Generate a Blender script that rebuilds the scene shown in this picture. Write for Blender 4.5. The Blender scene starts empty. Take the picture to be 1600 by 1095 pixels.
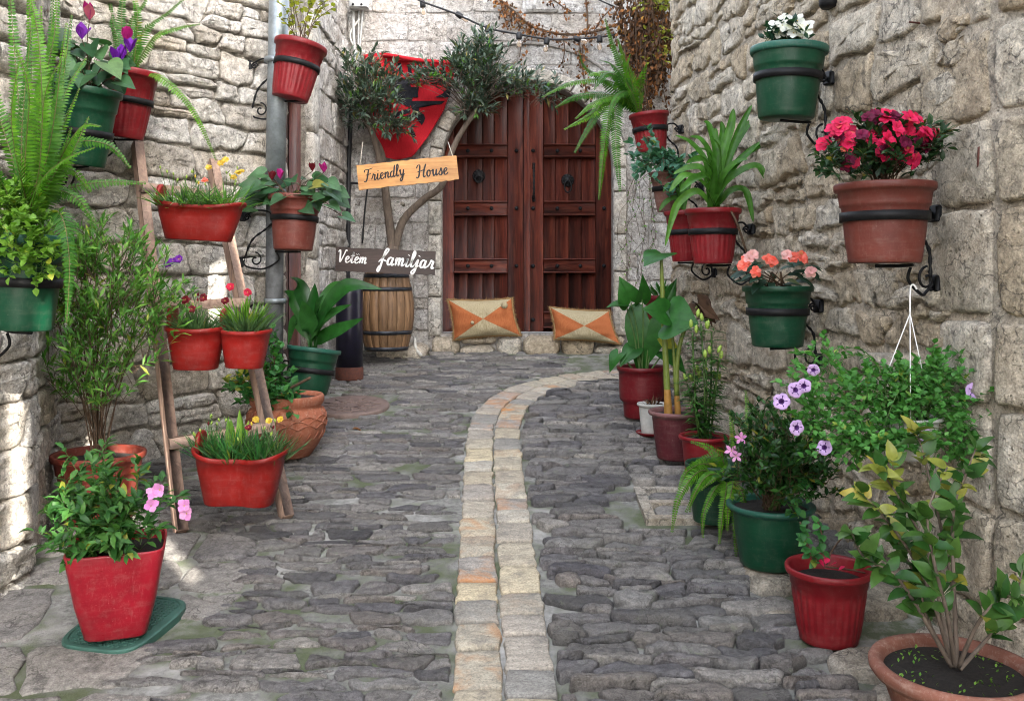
import bpy, math, random
from mathutils import Vector, Matrix, noise
V = Vector
R = random.Random(11)
U = R.uniform
PI = math.pi
# ---------------------------------------------------------------- camera, sky, sun, exposure
SC = bpy.context.scene
COL = SC.collection
EYE, F, CX, HY, SL = 1.6, 1400.0, 800.0, 435.0, 0.117
cam_d = bpy.data.cameras.new("camera"); cam = bpy.data.objects.new("camera", cam_d); COL.objects.link(cam)
cam.location = (0, 0, EYE); cam.rotation_euler = (PI/2, 0, 0)
cam_d.sensor_width = 36; cam_d.lens = 36*F/1600; cam_d.shift_y = -(547.5-HY)/1600
cam_d.clip_start = 0.05; cam_d.clip_end = 500
SC.camera = cam
SUN_AZ = V((0.62, -0.78)).normalized(); SUN_EL = math.radians(28)
w = bpy.data.worlds.new("World"); SC.world = w; w.use_nodes = True
wn = w.node_tree; bg = wn.nodes["Background"]
sky = wn.nodes.new("ShaderNodeTexSky"); sky.sky_type = 'NISHITA'; sky.sun_disc = False
sky.sun_elevation = SUN_EL; sky.sun_rotation = math.atan2(SUN_AZ.x, SUN_AZ.y)
sky.air_density = 1.0; sky.dust_density = 3.5; sky.ozone_density = 1.0
hs = wn.nodes.new("ShaderNodeHueSaturation"); hs.inputs['Saturation'].default_value = 0.4   # thin bright cloud whitens the blue
wn.links.new(sky.outputs[0], hs.inputs['Color']); wn.links.new(hs.outputs[0], bg.inputs[0]); bg.inputs[1].default_value = 0.15
sd = bpy.data.lights.new("sun", 'SUN'); sun = bpy.data.objects.new("sun", sd); COL.objects.link(sun)
sd.energy = 2.0; sd.angle = math.radians(0.5); sd.color = (1.0, 0.95, 0.86)
sdir = V((SUN_AZ.x*math.cos(SUN_EL), SUN_AZ.y*math.cos(SUN_EL), math.sin(SUN_EL)))
sun.rotation_euler = sdir.to_track_quat('Z', 'Y').to_euler(); sun.location = (4, -6, 12)
SC.view_settings.view_transform = 'Standard'; SC.view_settings.look = 'None'
SC.view_settings.exposure = 3.35; SC.view_settings.gamma = 1.0; SC.view_settings.use_curve_mapping = False
SC.render.engine = 'CYCLES'; SC.cycles.max_bounces = 10; SC.cycles.diffuse_bounces = 3; SC.cycles.pixel_filter_type = 'BLACKMAN_HARRIS'; SC.cycles.filter_width = 1.05
SC.cycles.use_denoising = True; SC.cycles.sample_clamp_indirect = 8

# ---------------------------------------------------------------- helpers
def P(px, py, Y): return V(((px-CX)/F*Y, Y, EYE-(py-HY)/F*Y))
def gz(Y): return SL*Y
def proj(p): return (CX+F*p.x/p.y, HY-F*(p.z-EYE)/p.y) if p.y > 0.3 else (99999, 99999)
ORI = {}
class MB:
    def __init__(s): s.v = []; s.f = []; s.m = []; s.r = []
    def add(s, vs, fs, mi=0, rnd=0.5):
        o = len(s.v); s.v.extend(vs)
        for f in fs: s.f.append([i+o for i in f]); s.m.append(mi); s.r.append(rnd)
    def mesh(s, name, mats, origin, smooth=True):
        me = bpy.data.meshes.new(name)
        me.from_pydata([(v[0]-origin[0], v[1]-origin[1], v[2]-origin[2]) for v in s.v], [], s.f)
        for m in mats: me.materials.append(m)
        n = len(me.polygons)
        if len(mats) > 1: me.polygons.foreach_set('material_index', s.m[:n])
        me.polygons.foreach_set('use_smooth', [smooth]*n)
        a = me.attributes.new('rnd', 'FLOAT', 'FACE'); a.data.foreach_set('value', s.r[:n])
        me.update(); return me
    def build(s, name, mats, parent=None, smooth=True, origin=None, kind=None, label=None):
        if not isinstance(mats, (list, tuple)): mats = [mats]
        if origin is None:
            xs = [v[0] for v in s.v]; ys = [v[1] for v in s.v]; zs = [v[2] for v in s.v]
            origin = V(((min(xs)+max(xs))/2, (min(ys)+max(ys))/2, min(zs)))
        o = bpy.data.objects.new(name, s.mesh(name, mats, origin, smooth)); COL.objects.link(o)
        po = ORI[parent.name] if parent else V((0, 0, 0))
        o.location = V(origin)-po; ORI[o.name] = V(origin)
        if parent: o.parent = parent
        if kind: o['kind'] = kind
        if label: o['label'] = label
        return o
def inst(me, name, parent, loc, rot=None, scale=None):
    o = bpy.data.objects.new(name, me); COL.objects.link(o); o.parent = parent
    o.location = V(loc)-ORI[parent.name]; ORI[o.name] = V(loc)
    if rot: o.rotation_euler = rot
    if scale: o.scale = scale
    return o
def tag(o, label, cat, group=None):
    o['label'] = label; o['category'] = cat
    if group: o['group'] = group
    return o
def thing(name, loc, label, cat, group=None):
    o = bpy.data.objects.new(name, None); COL.objects.link(o); o.location = loc; o.empty_display_size = 0.1
    ORI[o.name] = V(loc); return tag(o, label, cat, group)

# ---- shapes
def box(mb, c, s, bev=0.003, T=None, mi=0, rnd=0.5):
    hx, hy, hz = s[0]/2, s[1]/2, s[2]/2; b = min(bev, hx*.9, hy*.9, hz*.9)
    vs = []; idx = {}
    for sx in (-1, 1):
        for sy in (-1, 1):
            for sz in (-1, 1):
                for ax in range(3):
                    p = [sx*(hx-b), sy*(hy-b), sz*(hz-b)]
                    p[ax] = (sx*hx, sy*hy, sz*hz)[ax]
                    idx[(sx, sy, sz, ax)] = len(vs); q = V(p)+V(c)
                    vs.append(T @ q if T else q)
    fs = []; S = (-1, 1)
    for a in range(3):
        o1, o2 = [k for k in range(3) if k != a]
        for s0 in S:
            f = []
            for s1, s2 in ((-1, -1), (1, -1), (1, 1), (-1, 1)):
                k = [0, 0, 0]; k[a] = s0; k[o1] = s1; k[o2] = s2; f.append(idx[(k[0], k[1], k[2], a)])
            fs.append(f)
    for a in range(3):
        o1, o2 = [k for k in range(3) if k != a]
        for s1 in S:
            for s2 in S:
                def g(sa, ax):
                    k = [0, 0, 0]; k[a] = sa; k[o1] = s1; k[o2] = s2; return idx[(k[0], k[1], k[2], ax)]
                fs.append([g(-1, o1), g(1, o1), g(1, o2), g(-1, o2)])
    for sx in S:
        for sy in S:
            for sz in S: fs.append([idx[(sx, sy, sz, 0)], idx[(sx, sy, sz, 1)], idx[(sx, sy, sz, 2)]])
    mb.add(vs, fs, mi, rnd)
def bx(mb, x0, x1, y0, y1, z0, z1, bev=0.003, mi=0, rnd=0.5):
    box(mb, ((x0+x1)/2, (y0+y1)/2, (z0+z1)/2), (x1-x0, y1-y0, z1-z0), bev, None, mi, rnd)
def crom(pts, n=6):
    pts = [V(p) for p in pts]; out = []
    for i in range(len(pts)-1):
        p0 = pts[max(i-1, 0)]; p1 = pts[i]; p2 = pts[i+1]; p3 = pts[min(i+2, len(pts)-1)]
        for k in range(n):
            t = k/n
            out.append(0.5*((2*p1)+(p2-p0)*t+(2*p0-5*p1+4*p2-p3)*t*t+(3*p1-p0-3*p2+p3)*t**3))
    out.append(pts[-1]); return out
def tube(mb, pts, r, seg=6, mi=0, rnd=0.5, cap=True):
    n = len(pts); rs = r if isinstance(r, (list, tuple)) else [r]*n
    vs = []; up = None
    for i, p in enumerate(pts):
        d = (pts[min(i+1, n-1)]-pts[max(i-1, 0)])
        d = d.normalized() if d.length > 1e-9 else V((0, 0, 1))
        if up is None: up = d.orthogonal().normalized()
        up = (up-d*up.dot(d)); up = up.normalized() if up.length > 1e-6 else d.orthogonal().normalized()
        s = d.cross(up)
        for k in range(seg):
            a = 2*PI*k/seg; vs.append(p+(up*math.cos(a)+s*math.sin(a))*rs[i])
    fs = [[i*seg+k, i*seg+(k+1) % seg, (i+1)*seg+(k+1) % seg, (i+1)*seg+k] for i in range(n-1) for k in range(seg)]
    if cap: fs += [list(range(seg))[::-1], [(n-1)*seg+k for k in range(seg)]]
    mb.add(vs, fs, mi, rnd)
def lathe(mb, prof, T, seg=40, mi=0, rnd=0.5, mod=None):
    vs = []; fs = []
    for j, (r, z) in enumerate(prof):
        for k in range(seg):
            a = 2*PI*k/seg; rr = r*(mod(a, j, z) if mod else 1)
            vs.append(T @ V((rr*math.cos(a), rr*math.sin(a), z)))
    for j in range(len(prof)-1):
        for k in range(seg):
            fs.append([j*seg+k, j*seg+(k+1) % seg, (j+1)*seg+(k+1) % seg, (j+1)*seg+k])
    if prof[0][0] > 1e-4: fs.append([k for k in range(seg)][::-1])
    mb.add(vs, fs, mi, rnd)
def chaikin(p, r):
    o = []
    for i in range(len(p)):
        a = p[i]; b = p[(i+1) % len(p)]
        o.append((a[0]*(1-r)+b[0]*r, a[1]*(1-r)+b[1]*r)); o.append((a[0]*r+b[0]*(1-r), a[1]*r+b[1]*(1-r)))
    return o
def chips(q, seed):
    dd, pp = noise.voronoi(q); p0 = pp[0]; n = noise.noise_vector(p0*3.17)
    return n.x*.9+(q-p0).dot(V((n.y, n.z, 0)))*1.6
def stone(mb, poly, M, h, rough, rnd, seed, fine=True, bev=0.02, jit=0.006, rf=9, base=-0.02, mi=0, cr=.24, chip=0):
    p = chaikin(poly, cr)
    if fine: p = chaikin(p, 0.22)
    p = [(u+jit*noise.noise(V((u*17, v*17, seed)))+jit*.6*noise.noise(V((u*45, v*45, seed))), v+jit*noise.noise(V((u*17, v*17, seed+50)))+jit*.6*noise.noise(V((u*45, v*45, seed+9)))) for u, v in p]
    cu = sum(q[0] for q in p)/len(p); cv = sum(q[1] for q in p)/len(p)
    hu = max(abs(q[0]-cu) for q in p); hv = max(abs(q[1]-cv) for q in p)
    b = min(bev, hv*.6, hu*.6)
    rings = [(0, base), (0, h*.35), (b*.35, h*.8), (b, h)]
    if fine: rings += [(b+(hv-b)*t, h*(1+.05*t)) for t in ((.25, .5, .75) if chip else (.4, .75))]
    else: rings += [(b+(hv-b)*.55, h*1.05)]
    vs = []; n = len(p)
    tu = noise.noise(V((seed, 1.3, 0)))*rough*.9; tv = noise.noise(V((seed, 7.3, 0)))*rough*.9
    def disp(uu, vv):
        z = rough*noise.fractal(V((uu*rf, vv*rf, seed*3.7)), 0.7, 2.1, 4)*1.3+tu*(uu-cu)/hu+tv*(vv-cv)/hv
        if chip: z += rough*chip*chips(V((uu*11, vv*15, seed*1.9)), seed)
        return z
    for j, (d, z) in enumerate(rings):
        for u, v in p:
            du = d/hu*min(1.0, hu/hv*.55+.45) if hu > hv else d/hu
            uu = cu+(u-cu)*max(0.06, 1-du); vv = cv+(v-cv)*max(0.06, 1-d/hv)
            zz = z
            if j > 0: zz += (0.5 if j == 1 else 1)*disp(uu, vv)
            vs.append(M(uu, vv, zz))
    vs.append(M(cu, cv, rings[-1][1]+disp(cu, cv)))
    fs = [[j*n+k, j*n+(k+1) % n, (j+1)*n+(k+1) % n, (j+1)*n+k] for j in range(len(rings)-1) for k in range(n)]
    fs += [[(len(rings)-1)*n+k, (len(rings)-1)*n+(k+1) % n, len(vs)-1] for k in range(n)]
    mb.add(vs, fs, mi, rnd)
def courses(u0, u1, v0, v1, hr, lr, gap, seed, wav=0.02, slant=0.02, split=0.15, rng=None):
    rng = rng or random.Random(seed); b = [v0]
    while b[-1] < v1: b.append(b[-1]+rng.uniform(*hr))
    def bf(i, u): return b[i]+wav*noise.noise(V((u*1.9, i*3.1, seed)))+wav*.5*noise.noise(V((u*6, i*5.1, seed)))
    out = []
    for i in range(len(b)-1):
        u = u0-rng.uniform(0, lr[1]*.7); sl = 0
        while u < u1:
            L = rng.uniform(*lr)*(0.6+0.5*(b[i+1]-b[i])/hr[1]); s2 = rng.uniform(-slant, slant); g = gap*rng.uniform(.4, .75)
            u2 = u+L; um = u+L*rng.uniform(.35, .65); hh = b[i+1]-b[i]
            def lo(x): return bf(i, x)+g
            def hi(x): return bf(i+1, x)-g
            if rng.random() < split and L > lr[0]*1.1:
                mid = rng.uniform(.35, .65); f = lambda x: bf(i, x)*(1-mid)+bf(i+1, x)*mid
                out.append([(u-sl+g, lo(u)), (um, lo(um)), (u2-s2-g, lo(u2)), (u2-g, f(u2)-g), (um, f(um)-g), (u+g, f(u)-g)])
                if rng.random() < .5:
                    out.append([(u+g, f(u)+g), (um-g, f(um)+g), (um-g, hi(um)), (u+sl+g, hi(u))])
                    out.append([(um+g, f(um)+g), (u2-g, f(u2)+g), (u2+s2-g, hi(u2)), (um+g, hi(um))])
                else:
                    out.append([(u+g, f(u)+g), (um, f(um)+g), (u2-g, f(u2)+g), (u2+s2-g, hi(u2)), (um, hi(um)), (u+sl+g, hi(u))])
            else:
                j = lambda: rng.uniform(-.07, .07)*hh
                out.append([(u-sl+g, lo(u)+j()*.5), (um, lo(um)+abs(j())*.5), (u2-s2-g, lo(u2)+abs(j())*.6), (u2+s2-g, hi(u2)-abs(j())*.6), (um, hi(um)-abs(j())*.5), (u+sl+g, hi(u)-abs(j())*.6)])
            u = u2; sl = s2
    return out
def parea(poly, M):
    q = []
    for u, v in poly:
        a = proj(M(u, v, 0.02)); q.append((min(max(a[0], -5), 1605), min(max(a[1], -5), 1100)))
    s = 0
    for i in range(len(q)):
        a = q[i]; b = q[(i+1) % len(q)]; s += a[0]*b[1]-b[0]*a[1]
    return abs(s)/2
def lay(parent, polys, M, hf, rough, mat, name, limit=300, fine_px=260, bev=0.02, jit=0.006, rf=9, seed=0, base=-0.02, massname=None, cr=.24, chip=0):
    it = sorted(((parea(p, M), i, p) for i, p in enumerate(polys)), reverse=True)
    rest = MB(); rr = random.Random(seed)
    for k, (a, i, p) in enumerate(it):
        mb = MB() if k < limit else rest
        r = rr.random(); s = seed+i*1.37
        h = hf(p, rr)
        if h is None: continue
        stone(mb, p, M, h, rough*rr.uniform(.7, 1.3), r, s, a > fine_px, bev, jit, rf, base, 0, cr, chip)
        if k < limit: mb.build(name, mat, parent)
    if rest.f: rest.build(massname or name, mat, parent, kind='stuff')

# ---- materials
def nmat(name):
    m = bpy.data.materials.new(name); m.use_nodes = True; nt = m.node_tree
    return m, nt, nt.nodes["Principled BSDF"]
def nd(nt, t, **kw):
    n = nt.nodes.new(t)
    for k, v in kw.items():
        if k in n.inputs: n.inputs[k].default_value = v
        else: setattr(n, k, v)
    return n
def ramp(nt, fac, stops, interp='LINEAR'):
    r = nt.nodes.new("ShaderNodeValToRGB"); r.color_ramp.interpolation = interp
    e = r.color_ramp.elements
    while len(e) < len(stops): e.new(0.5)
    for i, (p, c) in enumerate(stops):
        e[i].position = p; e[i].color = (*c, 1) if len(c) == 3 else c
    nt.links.new(fac, r.inputs[0]); return r.outputs[0]
def gray(*s): return [(p, (g, g, g)) for p, g in s]
def mix(nt, f, a, b, mode='MIX'):
    m = nt.nodes.new("ShaderNodeMixRGB"); m.blend_type = mode
    for i, x in ((0, f), (1, a), (2, b)):
        if isinstance(x, (int, float)): m.inputs[i].default_value = x
        elif isinstance(x, tuple): m.inputs[i].default_value = (*x, 1)
        else: nt.links.new(x, m.inputs[i])
    return m.outputs[0]
def nz(nt, co, scale, detail=5, rough=.6, dist=0):
    n = nd(nt, "ShaderNodeTexNoise", Scale=scale, Detail=detail, Roughness=rough, Distortion=dist); nt.links.new(co, n.inputs['Vector']); return n.outputs[0]
def vor(nt, co, scale, feature='F1'):
    n = nd(nt, "ShaderNodeTexVoronoi", Scale=scale); n.feature = feature; nt.links.new(co, n.inputs['Vector']); return n.outputs[0]
def bump(nt, b, h, strength, dist=0.01, prev=None):
    n = nd(nt, "ShaderNodeBump", Strength=strength, Distance=dist); nt.links.new(h, n.inputs['Height'])
    if prev: nt.links.new(prev, n.inputs['Normal'])
    nt.links.new(n.outputs[0], b.inputs['Normal']); return n.outputs[0]
def pos(nt): return nd(nt, "ShaderNodeNewGeometry").outputs['Position']
def rnd(nt): return nd(nt, "ShaderNodeAttribute", attribute_name='rnd').outputs['Fac']
def scl(nt, co, s):
    m = nd(nt, "ShaderNodeMapping"); m.inputs['Scale'].default_value = s; nt.links.new(co, m.inputs[0]); return m.outputs[0]
def stonemat(name, cols, stain=(.2, .15, .1), stainamt=.5, dark=(.05, .045, .04), s=1.0, bmp=.6, rough=.9, streak=(1, 1, 1), pits=.6, contrast=(.28, 1.32), spec=.3, lichen=None, chip=.6):
    m, nt, b = nmat(name); co = scl(nt, pos(nt), streak)
    n = len(cols); base = ramp(nt, rnd(nt), [(i/(n-1), c) for i, c in enumerate(cols)])
    f = nz(nt, co, 28*s, 8, .68); g = nz(nt, co, 3.1*s, 6, .65, .5); k = nz(nt, co, 90*s, 4, .7)
    c = mix(nt, 1.0, base, ramp(nt, f, gray((.25, contrast[0]), (.7, contrast[1]))), 'MULTIPLY')
    c = mix(nt, ramp(nt, g, gray((.42, 0), (.72, stainamt))), c, stain)
    p = vor(nt, mix(nt, .03, co, nd(nt, "ShaderNodeTexNoise", Scale=20*s).outputs[1]), 55*s)
    c = mix(nt, ramp(nt, p, gray((.0, pits), (.28, 0))), c, dark, 'MIX')
    d = nz(nt, co, 9*s, 7, .7, 1.2)
    c = mix(nt, ramp(nt, d, gray((.3, .75), (.42, 0))), c, dark)
    sp = nz(nt, co, 150*s, 3, .6); c = mix(nt, 1.0, c, ramp(nt, sp, gray((.34, .74), (.64, 1.14))), 'MULTIPLY')
    w0 = nd(nt, "ShaderNodeTexNoise", Scale=14*s, Detail=5); nt.links.new(co, w0.inputs['Vector'])
    ck = vor(nt, mix(nt, .16, co, w0.outputs[1], 'ADD'), 9*s, 'DISTANCE_TO_EDGE'); cm = nz(nt, co, 5*s, 3)
    cr = mix(nt, 1.0, ramp(nt, ck, gray((.0, .85), (.045, 0))), ramp(nt, cm, gray((.42, 0), (.6, 1))), 'MULTIPLY'); c = mix(nt, cr, c, dark)
    if lichen:
        l = nz(nt, co, 14*s, 5, .7); c = mix(nt, ramp(nt, l, gray((.6, 0), (.72, .6))), c, lichen)
    nt.links.new(c, b.inputs['Base Color']); b.inputs['Roughness'].default_value = rough; b.inputs['Specular IOR Level'].default_value = spec
    hh = mix(nt, .5, f, k); hh = mix(nt, 1.0, hh, ramp(nt, p, gray((.0, .25), (.3, 1))), 'MULTIPLY')
    wob = nd(nt, "ShaderNodeTexNoise", Scale=9*s, Detail=4); nt.links.new(co, wob.inputs['Vector']); wc = mix(nt, .10, co, wob.outputs[1], 'ADD')
    fac = nd(nt, "ShaderNodeTexVoronoi", Scale=16*s); nt.links.new(scl(nt, wc, (1, 1, 1.6)), fac.inputs['Vector']); sx = nd(nt, "ShaderNodeSeparateColor"); nt.links.new(fac.outputs['Color'], sx.inputs[0])
    fh = mix(nt, .45, sx.outputs[0], d)
    b1 = bump(nt, b, fh, min(1, bmp)*chip, .03); b2 = bump(nt, b, d, bmp*.8, .03, b1); bump(nt, b, hh, bmp, .018, b2)
    return m
def plastic(name, col, rough=.42, var=.12, bump_s=0, dust=.07, dustcol=(.35, .3, .26)):
    m, nt, b = nmat(name); co = pos(nt)
    a = nz(nt, co, 7, 6, .65); c2 = tuple(x*(1-var*2.2) for x in col); c3 = tuple(min(1, x*(1+var)+.004) for x in col)
    c = ramp(nt, a, [(.3, c2), (.55, col), (.75, c3)])
    d = nz(nt, co, 35, 8, .75); c = mix(nt, ramp(nt, d, gray((.5, 0), (.8, dust*1.6))), c, dustcol)
    z = nz(nt, scl(nt, co, (3, 3, 22)), 2.5, 5, .7); c = mix(nt, ramp(nt, z, gray((.52, 0), (.75, dust))), c, dustcol)
    w = nz(nt, scl(nt, co, (60, 60, 5)), 1.6, 6, .75); c = mix(nt, ramp(nt, w, gray((.56, 0), (.76, dust*1.0))), c, (.55, .5, .45))
    q = nz(nt, co, 2.6, 3); c = mix(nt, 1.0, c, ramp(nt, q, gray((.3, .72), (.7, 1.18))), 'MULTIPLY')
    u = nz(nt, co, 110, 3, .6); c = mix(nt, ramp(nt, u, gray((.68, 0), (.76, dust*1.6))), c, (.5, .46, .4))
    nt.links.new(c, b.inputs['Base Color']); r = ramp(nt, d, gray((.3, rough*.8), (.75, min(1, rough*1.5)))); nt.links.new(r, b.inputs['Roughness'])
    b.inputs['Specular IOR Level'].default_value = .32
    bump(nt, b, nz(nt, co, 140, 3), .06+bump_s, .003); return m
def leafmat(name, c1, c2, rough=.45, trans=.28, spec=.26, vein=0):
    m, nt, b = nmat(name); co = pos(nt)
    c = ramp(nt, rnd(nt), [(0, c1), (.7, tuple((x+y)/2 for x, y in zip(c1, c2))), (.955, c2), (.985, (c2[0]*.6+.16, c2[1]*.6+.10, c2[2]*.5+.01))])
    c = mix(nt, 1.0, c, ramp(nt, nz(nt, co, 22, 4), gray((.3, .65), (.7, 1.2))), 'MULTIPLY')
    nt.links.new(c, b.inputs['Base Color']); b.inputs['Roughness'].default_value = rough; b.inputs['Specular IOR Level'].default_value = spec
    t = nd(nt, "ShaderNodeBsdfTranslucent"); nt.links.new(mix(nt, 1.0, c, (1.3, 1.5, .6), 'MULTIPLY'), t.inputs[0])
    ms = nd(nt, "ShaderNodeMixShader"); ms.inputs[0].default_value = trans
    nt.links.new(b.outputs[0], ms.inputs[1]); nt.links.new(t.outputs[0], ms.inputs[2])
    nt.links.new(ms.outputs[0], nt.nodes["Material Output"].inputs[0]); return m
def plain(name, col, rough=.5, metal=0, var=.25, scale=25, bmp=.15, spec=.4, streak=(1, 1, 1)):
    m, nt, b = nmat(name); co = scl(nt, pos(nt), streak); f = nz(nt, co, scale, 7, .7)
    nt.links.new(mix(nt, 1.0, col, ramp(nt, f, gray((.3, 1-var), (.7, 1+var))), 'MULTIPLY'), b.inputs['Base Color'])
    nt.links.new(ramp(nt, f, gray((.3, rough*.85), (.7, min(1, rough*1.2)))), b.inputs['Roughness'])
    b.inputs['Metallic'].default_value = metal; b.inputs['Specular IOR Level'].default_value = spec
    bump(nt, b, f, bmp, .004); return m
def woodmat(name, c1, c2, c3, axis='Z', scale=1.0, rough=.5, bmp=.3, rv=.35):
    m, nt, b = nmat(name); st = {'Z': (9, 9, .7), 'X': (.7, 9, 9), 'Y': (9, .7, 9)}[axis]
    co = scl(nt, pos(nt), tuple(x*scale for x in st)); a = nz(nt, co, 4.5, 9, .62, 1.2); g = nz(nt, pos(nt), 2.3, 4)
    c = ramp(nt, a, [(.3, c1), (.5, c2), (.72, c3)])
    c = mix(nt, 1.0, c, ramp(nt, rnd(nt), gray((0, 1-rv), (1, 1+rv))), 'MULTIPLY')
    c = mix(nt, 1.0, c, ramp(nt, g, gray((.3, .7), (.7, 1.25))), 'MULTIPLY')
    nt.links.new(c, b.inputs['Base Color']); b.inputs['Roughness'].default_value = rough
    nt.links.new(ramp(nt, a, gray((.3, rough*.8), (.8, min(1, rough*1.3)))), b.inputs['Roughness'])
    bump(nt, b, nz(nt, scl(nt, pos(nt), tuple(x*scale for x in st)), 12, 8, .7), bmp, .004); return m
# ---------------------------------------------------------------- materials of the setting
M_LIME = stonemat("limestone_left", [(.45, .40, .34), (.60, .57, .52), (.70, .675, .64), (.62, .55, .46), (.75, .73, .70)], stain=(.44, .35, .24), stainamt=.45, bmp=.9, pits=.35, chip=.5)
M_RUB = stonemat("limestone_right", [(.50, .41, .29), (.62, .545, .43), (.70, .635, .53), (.55, .445, .31), (.75, .695, .60)], stain=(.42, .31, .20), stainamt=.5, bmp=1.0, pits=.4, chip=.45)
M_ASH = stonemat("ashlar_back", [(.55, .52, .49), (.63, .605, .58), (.70, .68, .66), (.60, .55, .50)], stain=(.27, .215, .165), stainamt=.65, bmp=.9, pits=.75, s=1.2)
M_JAMB = stonemat("pale_jamb_stone", [(.50, .47, .42), (.58, .55, .50), (.54, .49, .42)], stain=(.4, .33, .25), stainamt=.4, bmp=.5, pits=.25)
M_MORT_L = stonemat("mortar_left", [(.40, .365, .315), (.46, .425, .37)], stain=(.22, .19, .15), stainamt=.6, bmp=.9, pits=.7)
M_MORT_R = stonemat("mortar_right", [(.48, .42, .335), (.54, .48, .395)], stain=(.38, .31, .23), stainamt=.5, bmp=1.0, pits=.5)
M_MORT_B = stonemat("mortar_back", [(.43, .40, .37), (.46, .43, .4)], stain=(.27, .22, .18), stainamt=.5, bmp=.8, pits=.6)
M_COB = stonemat("cobble_grey", [(.07, .066, .07), (.15, .142, .148), (.26, .24, .22), (.10, .094, .105), (.36, .33, .295), (.17, .16, .165), (.22, .19, .17), (.13, .12, .115), (.29, .275, .26)], stain=(.2, .19, .165), stainamt=.55, bmp=.9, rough=.55, pits=.3, s=1.3, contrast=(.4, 1.45), chip=.35, spec=.4, lichen=(.13, .16, .09))
M_SLAB = None
def slabmat():
    m, nt, b = nmat("strip_slab"); co = pos(nt)
    base = ramp(nt, rnd(nt), [(0, (.25, .24, .22)), (.3, (.44, .385, .29)), (.55, (.33, .30, .27)), (.8, (.50, .42, .28)), (1, (.46, .43, .37))])
    f = nz(nt, scl(nt, co, (1, 3, 1)), 16, 8, .68); c = mix(nt, 1.0, base, ramp(nt, f, gray((.28, .6), (.72, 1.2))), 'MULTIPLY')
    o = nz(nt, co, 7, 7, .7, .6); oi = nz(nt, co, 1.4, 2)
    rust = ramp(nt, o, [(0, (.52, .30, .09)), (.6, (.45, .17, .03)), (1, (.28, .1, .03))])
    amt = mix(nt, 1.0, ramp(nt, o, gray((.44, 0), (.60, .95))), ramp(nt, oi, gray((.42, .15), (.6, 1))), 'MULTIPLY')
    gr = nz(nt, co, 9, 8, .75); c = mix(nt, ramp(nt, gr, gray((.5, 0), (.68, .75))), c, (.14, .13, .115)); s2 = nz(nt, co, 120, 4, .7); c = mix(nt, 1.0, c, ramp(nt, s2, gray((.35, .65), (.65, 1.2))), 'MULTIPLY')
    gate = ramp(nt, rnd(nt), gray((0, .12), (.16, 1), (.26, .08), (.5, .75), (.58, .05), (.84, 1), (.9, .2)), 'CONSTANT'); amt = mix(nt, 1.0, amt, gate, 'MULTIPLY'); c = mix(nt, amt, c, rust); k = nz(nt, co, 60, 5, .7); c = mix(nt, ramp(nt, k, gray((.28, .5), (.42, 0))), c, (.1, .09, .08))
    nt.links.new(c, b.inputs['Base Color']); b.inputs['Roughness'].default_value = .75
    bump(nt, b, mix(nt, .5, f, k), .55, .008); return m
M_SLAB = slabmat()
def groundmat():
    m, nt, b = nmat("street_bed"); co = pos(nt)
    f = nz(nt, co, 40, 9, .75); g = nz(nt, co, 1.6, 6, .6, .4); k = nz(nt, co, 5, 7, .7)
    c = ramp(nt, f, [(.25, (.045, .043, .04)), (.46, (.17, .165, .15)), (.72, (.38, .37, .345))])
    c = mix(nt, ramp(nt, g, gray((.5, 0), (.66, .65))), c, (.52, .50, .47))
    c = mix(nt, ramp(nt, k, gray((.44, 0), (.58, .85))), c, (.065, .085, .028))
    nt.links.new(c, b.inputs['Base Color']); b.inputs['Roughness'].default_value = .9
    b1 = bump(nt, b, k, .4, .03); bump(nt, b, f, .7, .012, b1); return m
M_GRD = groundmat()
M_FLAG = stonemat("flagstone_grey", [(.17, .16, .155), (.23, .215, .20), (.27, .25, .225)], stain=(.30, .27, .23), stainamt=.5, bmp=.5, pits=.2, rough=.8, lichen=(.14, .15, .09))
M_KERB = stonemat("kerb_pale", [(.36, .32, .26), (.44, .40, .34)], stain=(.3, .22, .13), stainamt=.5, bmp=.7, pits=.4)
M_IRON = plain("black_iron", (.009, .009, .010), .5, 0, .4, 60, .3, .18)
M_STEEL = plain("galvanised_pipe", (.24, .27, .29), .42, .55, .3, 18, .15)

# ---------------------------------------------------------------- street
path_px = [(2.0, .0, .2), (2.0, -.012, 1.6), None]
PATH = crom([V((.01, .2, 0)), V((-.01, 1.6, 0)), V((-.023, 2.72, 0)), V((-.047, 3.3, 0)), V((-.08, 4.24, 0)), V((-.11, 5.22, 0)), V((-.10, 5.75, 0)), V((-.03, 6.2, 0)), V((.14, 6.6, 0)), V((.42, 6.88, 0)), V((.85, 7.09, 0)), V((1.6, 7.3, 0)), V((2.6, 7.5, 0))], 14)
PS = [0.0]
for i in range(1, len(PATH)): PS.append(PS[-1]+(PATH[i]-PATH[i-1]).length)
def path_pt(s, t):
    i = 0
    while i < len(PS)-2 and PS[i+1] < s: i += 1
    d = (PATH[i+1]-PATH[i]).normalized(); p = PATH[i]+d*(s-PS[i]); return (p.x+d.y*t, p.y-d.x*t)
def path_near(u, v):
    best = (9e9, 0)
    for i in range(len(PATH)):
        d = (PATH[i].x-u)**2+(PATH[i].y-v)**2
        if d < best[0]: best = (d, i)
    i = min(best[1], len(PATH)-2); d = (PATH[i+1]-PATH[i]).normalized(); q = V((u, v, 0))-PATH[i]
    return q.x*d.y-q.y*d.x, i, d
def MG(u, v, n): return V((u, v, gz(v)+n))
g = MB(); xs = [-4+.11*i for i in range(91)]; ys = [-8+.11*i for i in range(164)]
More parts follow.
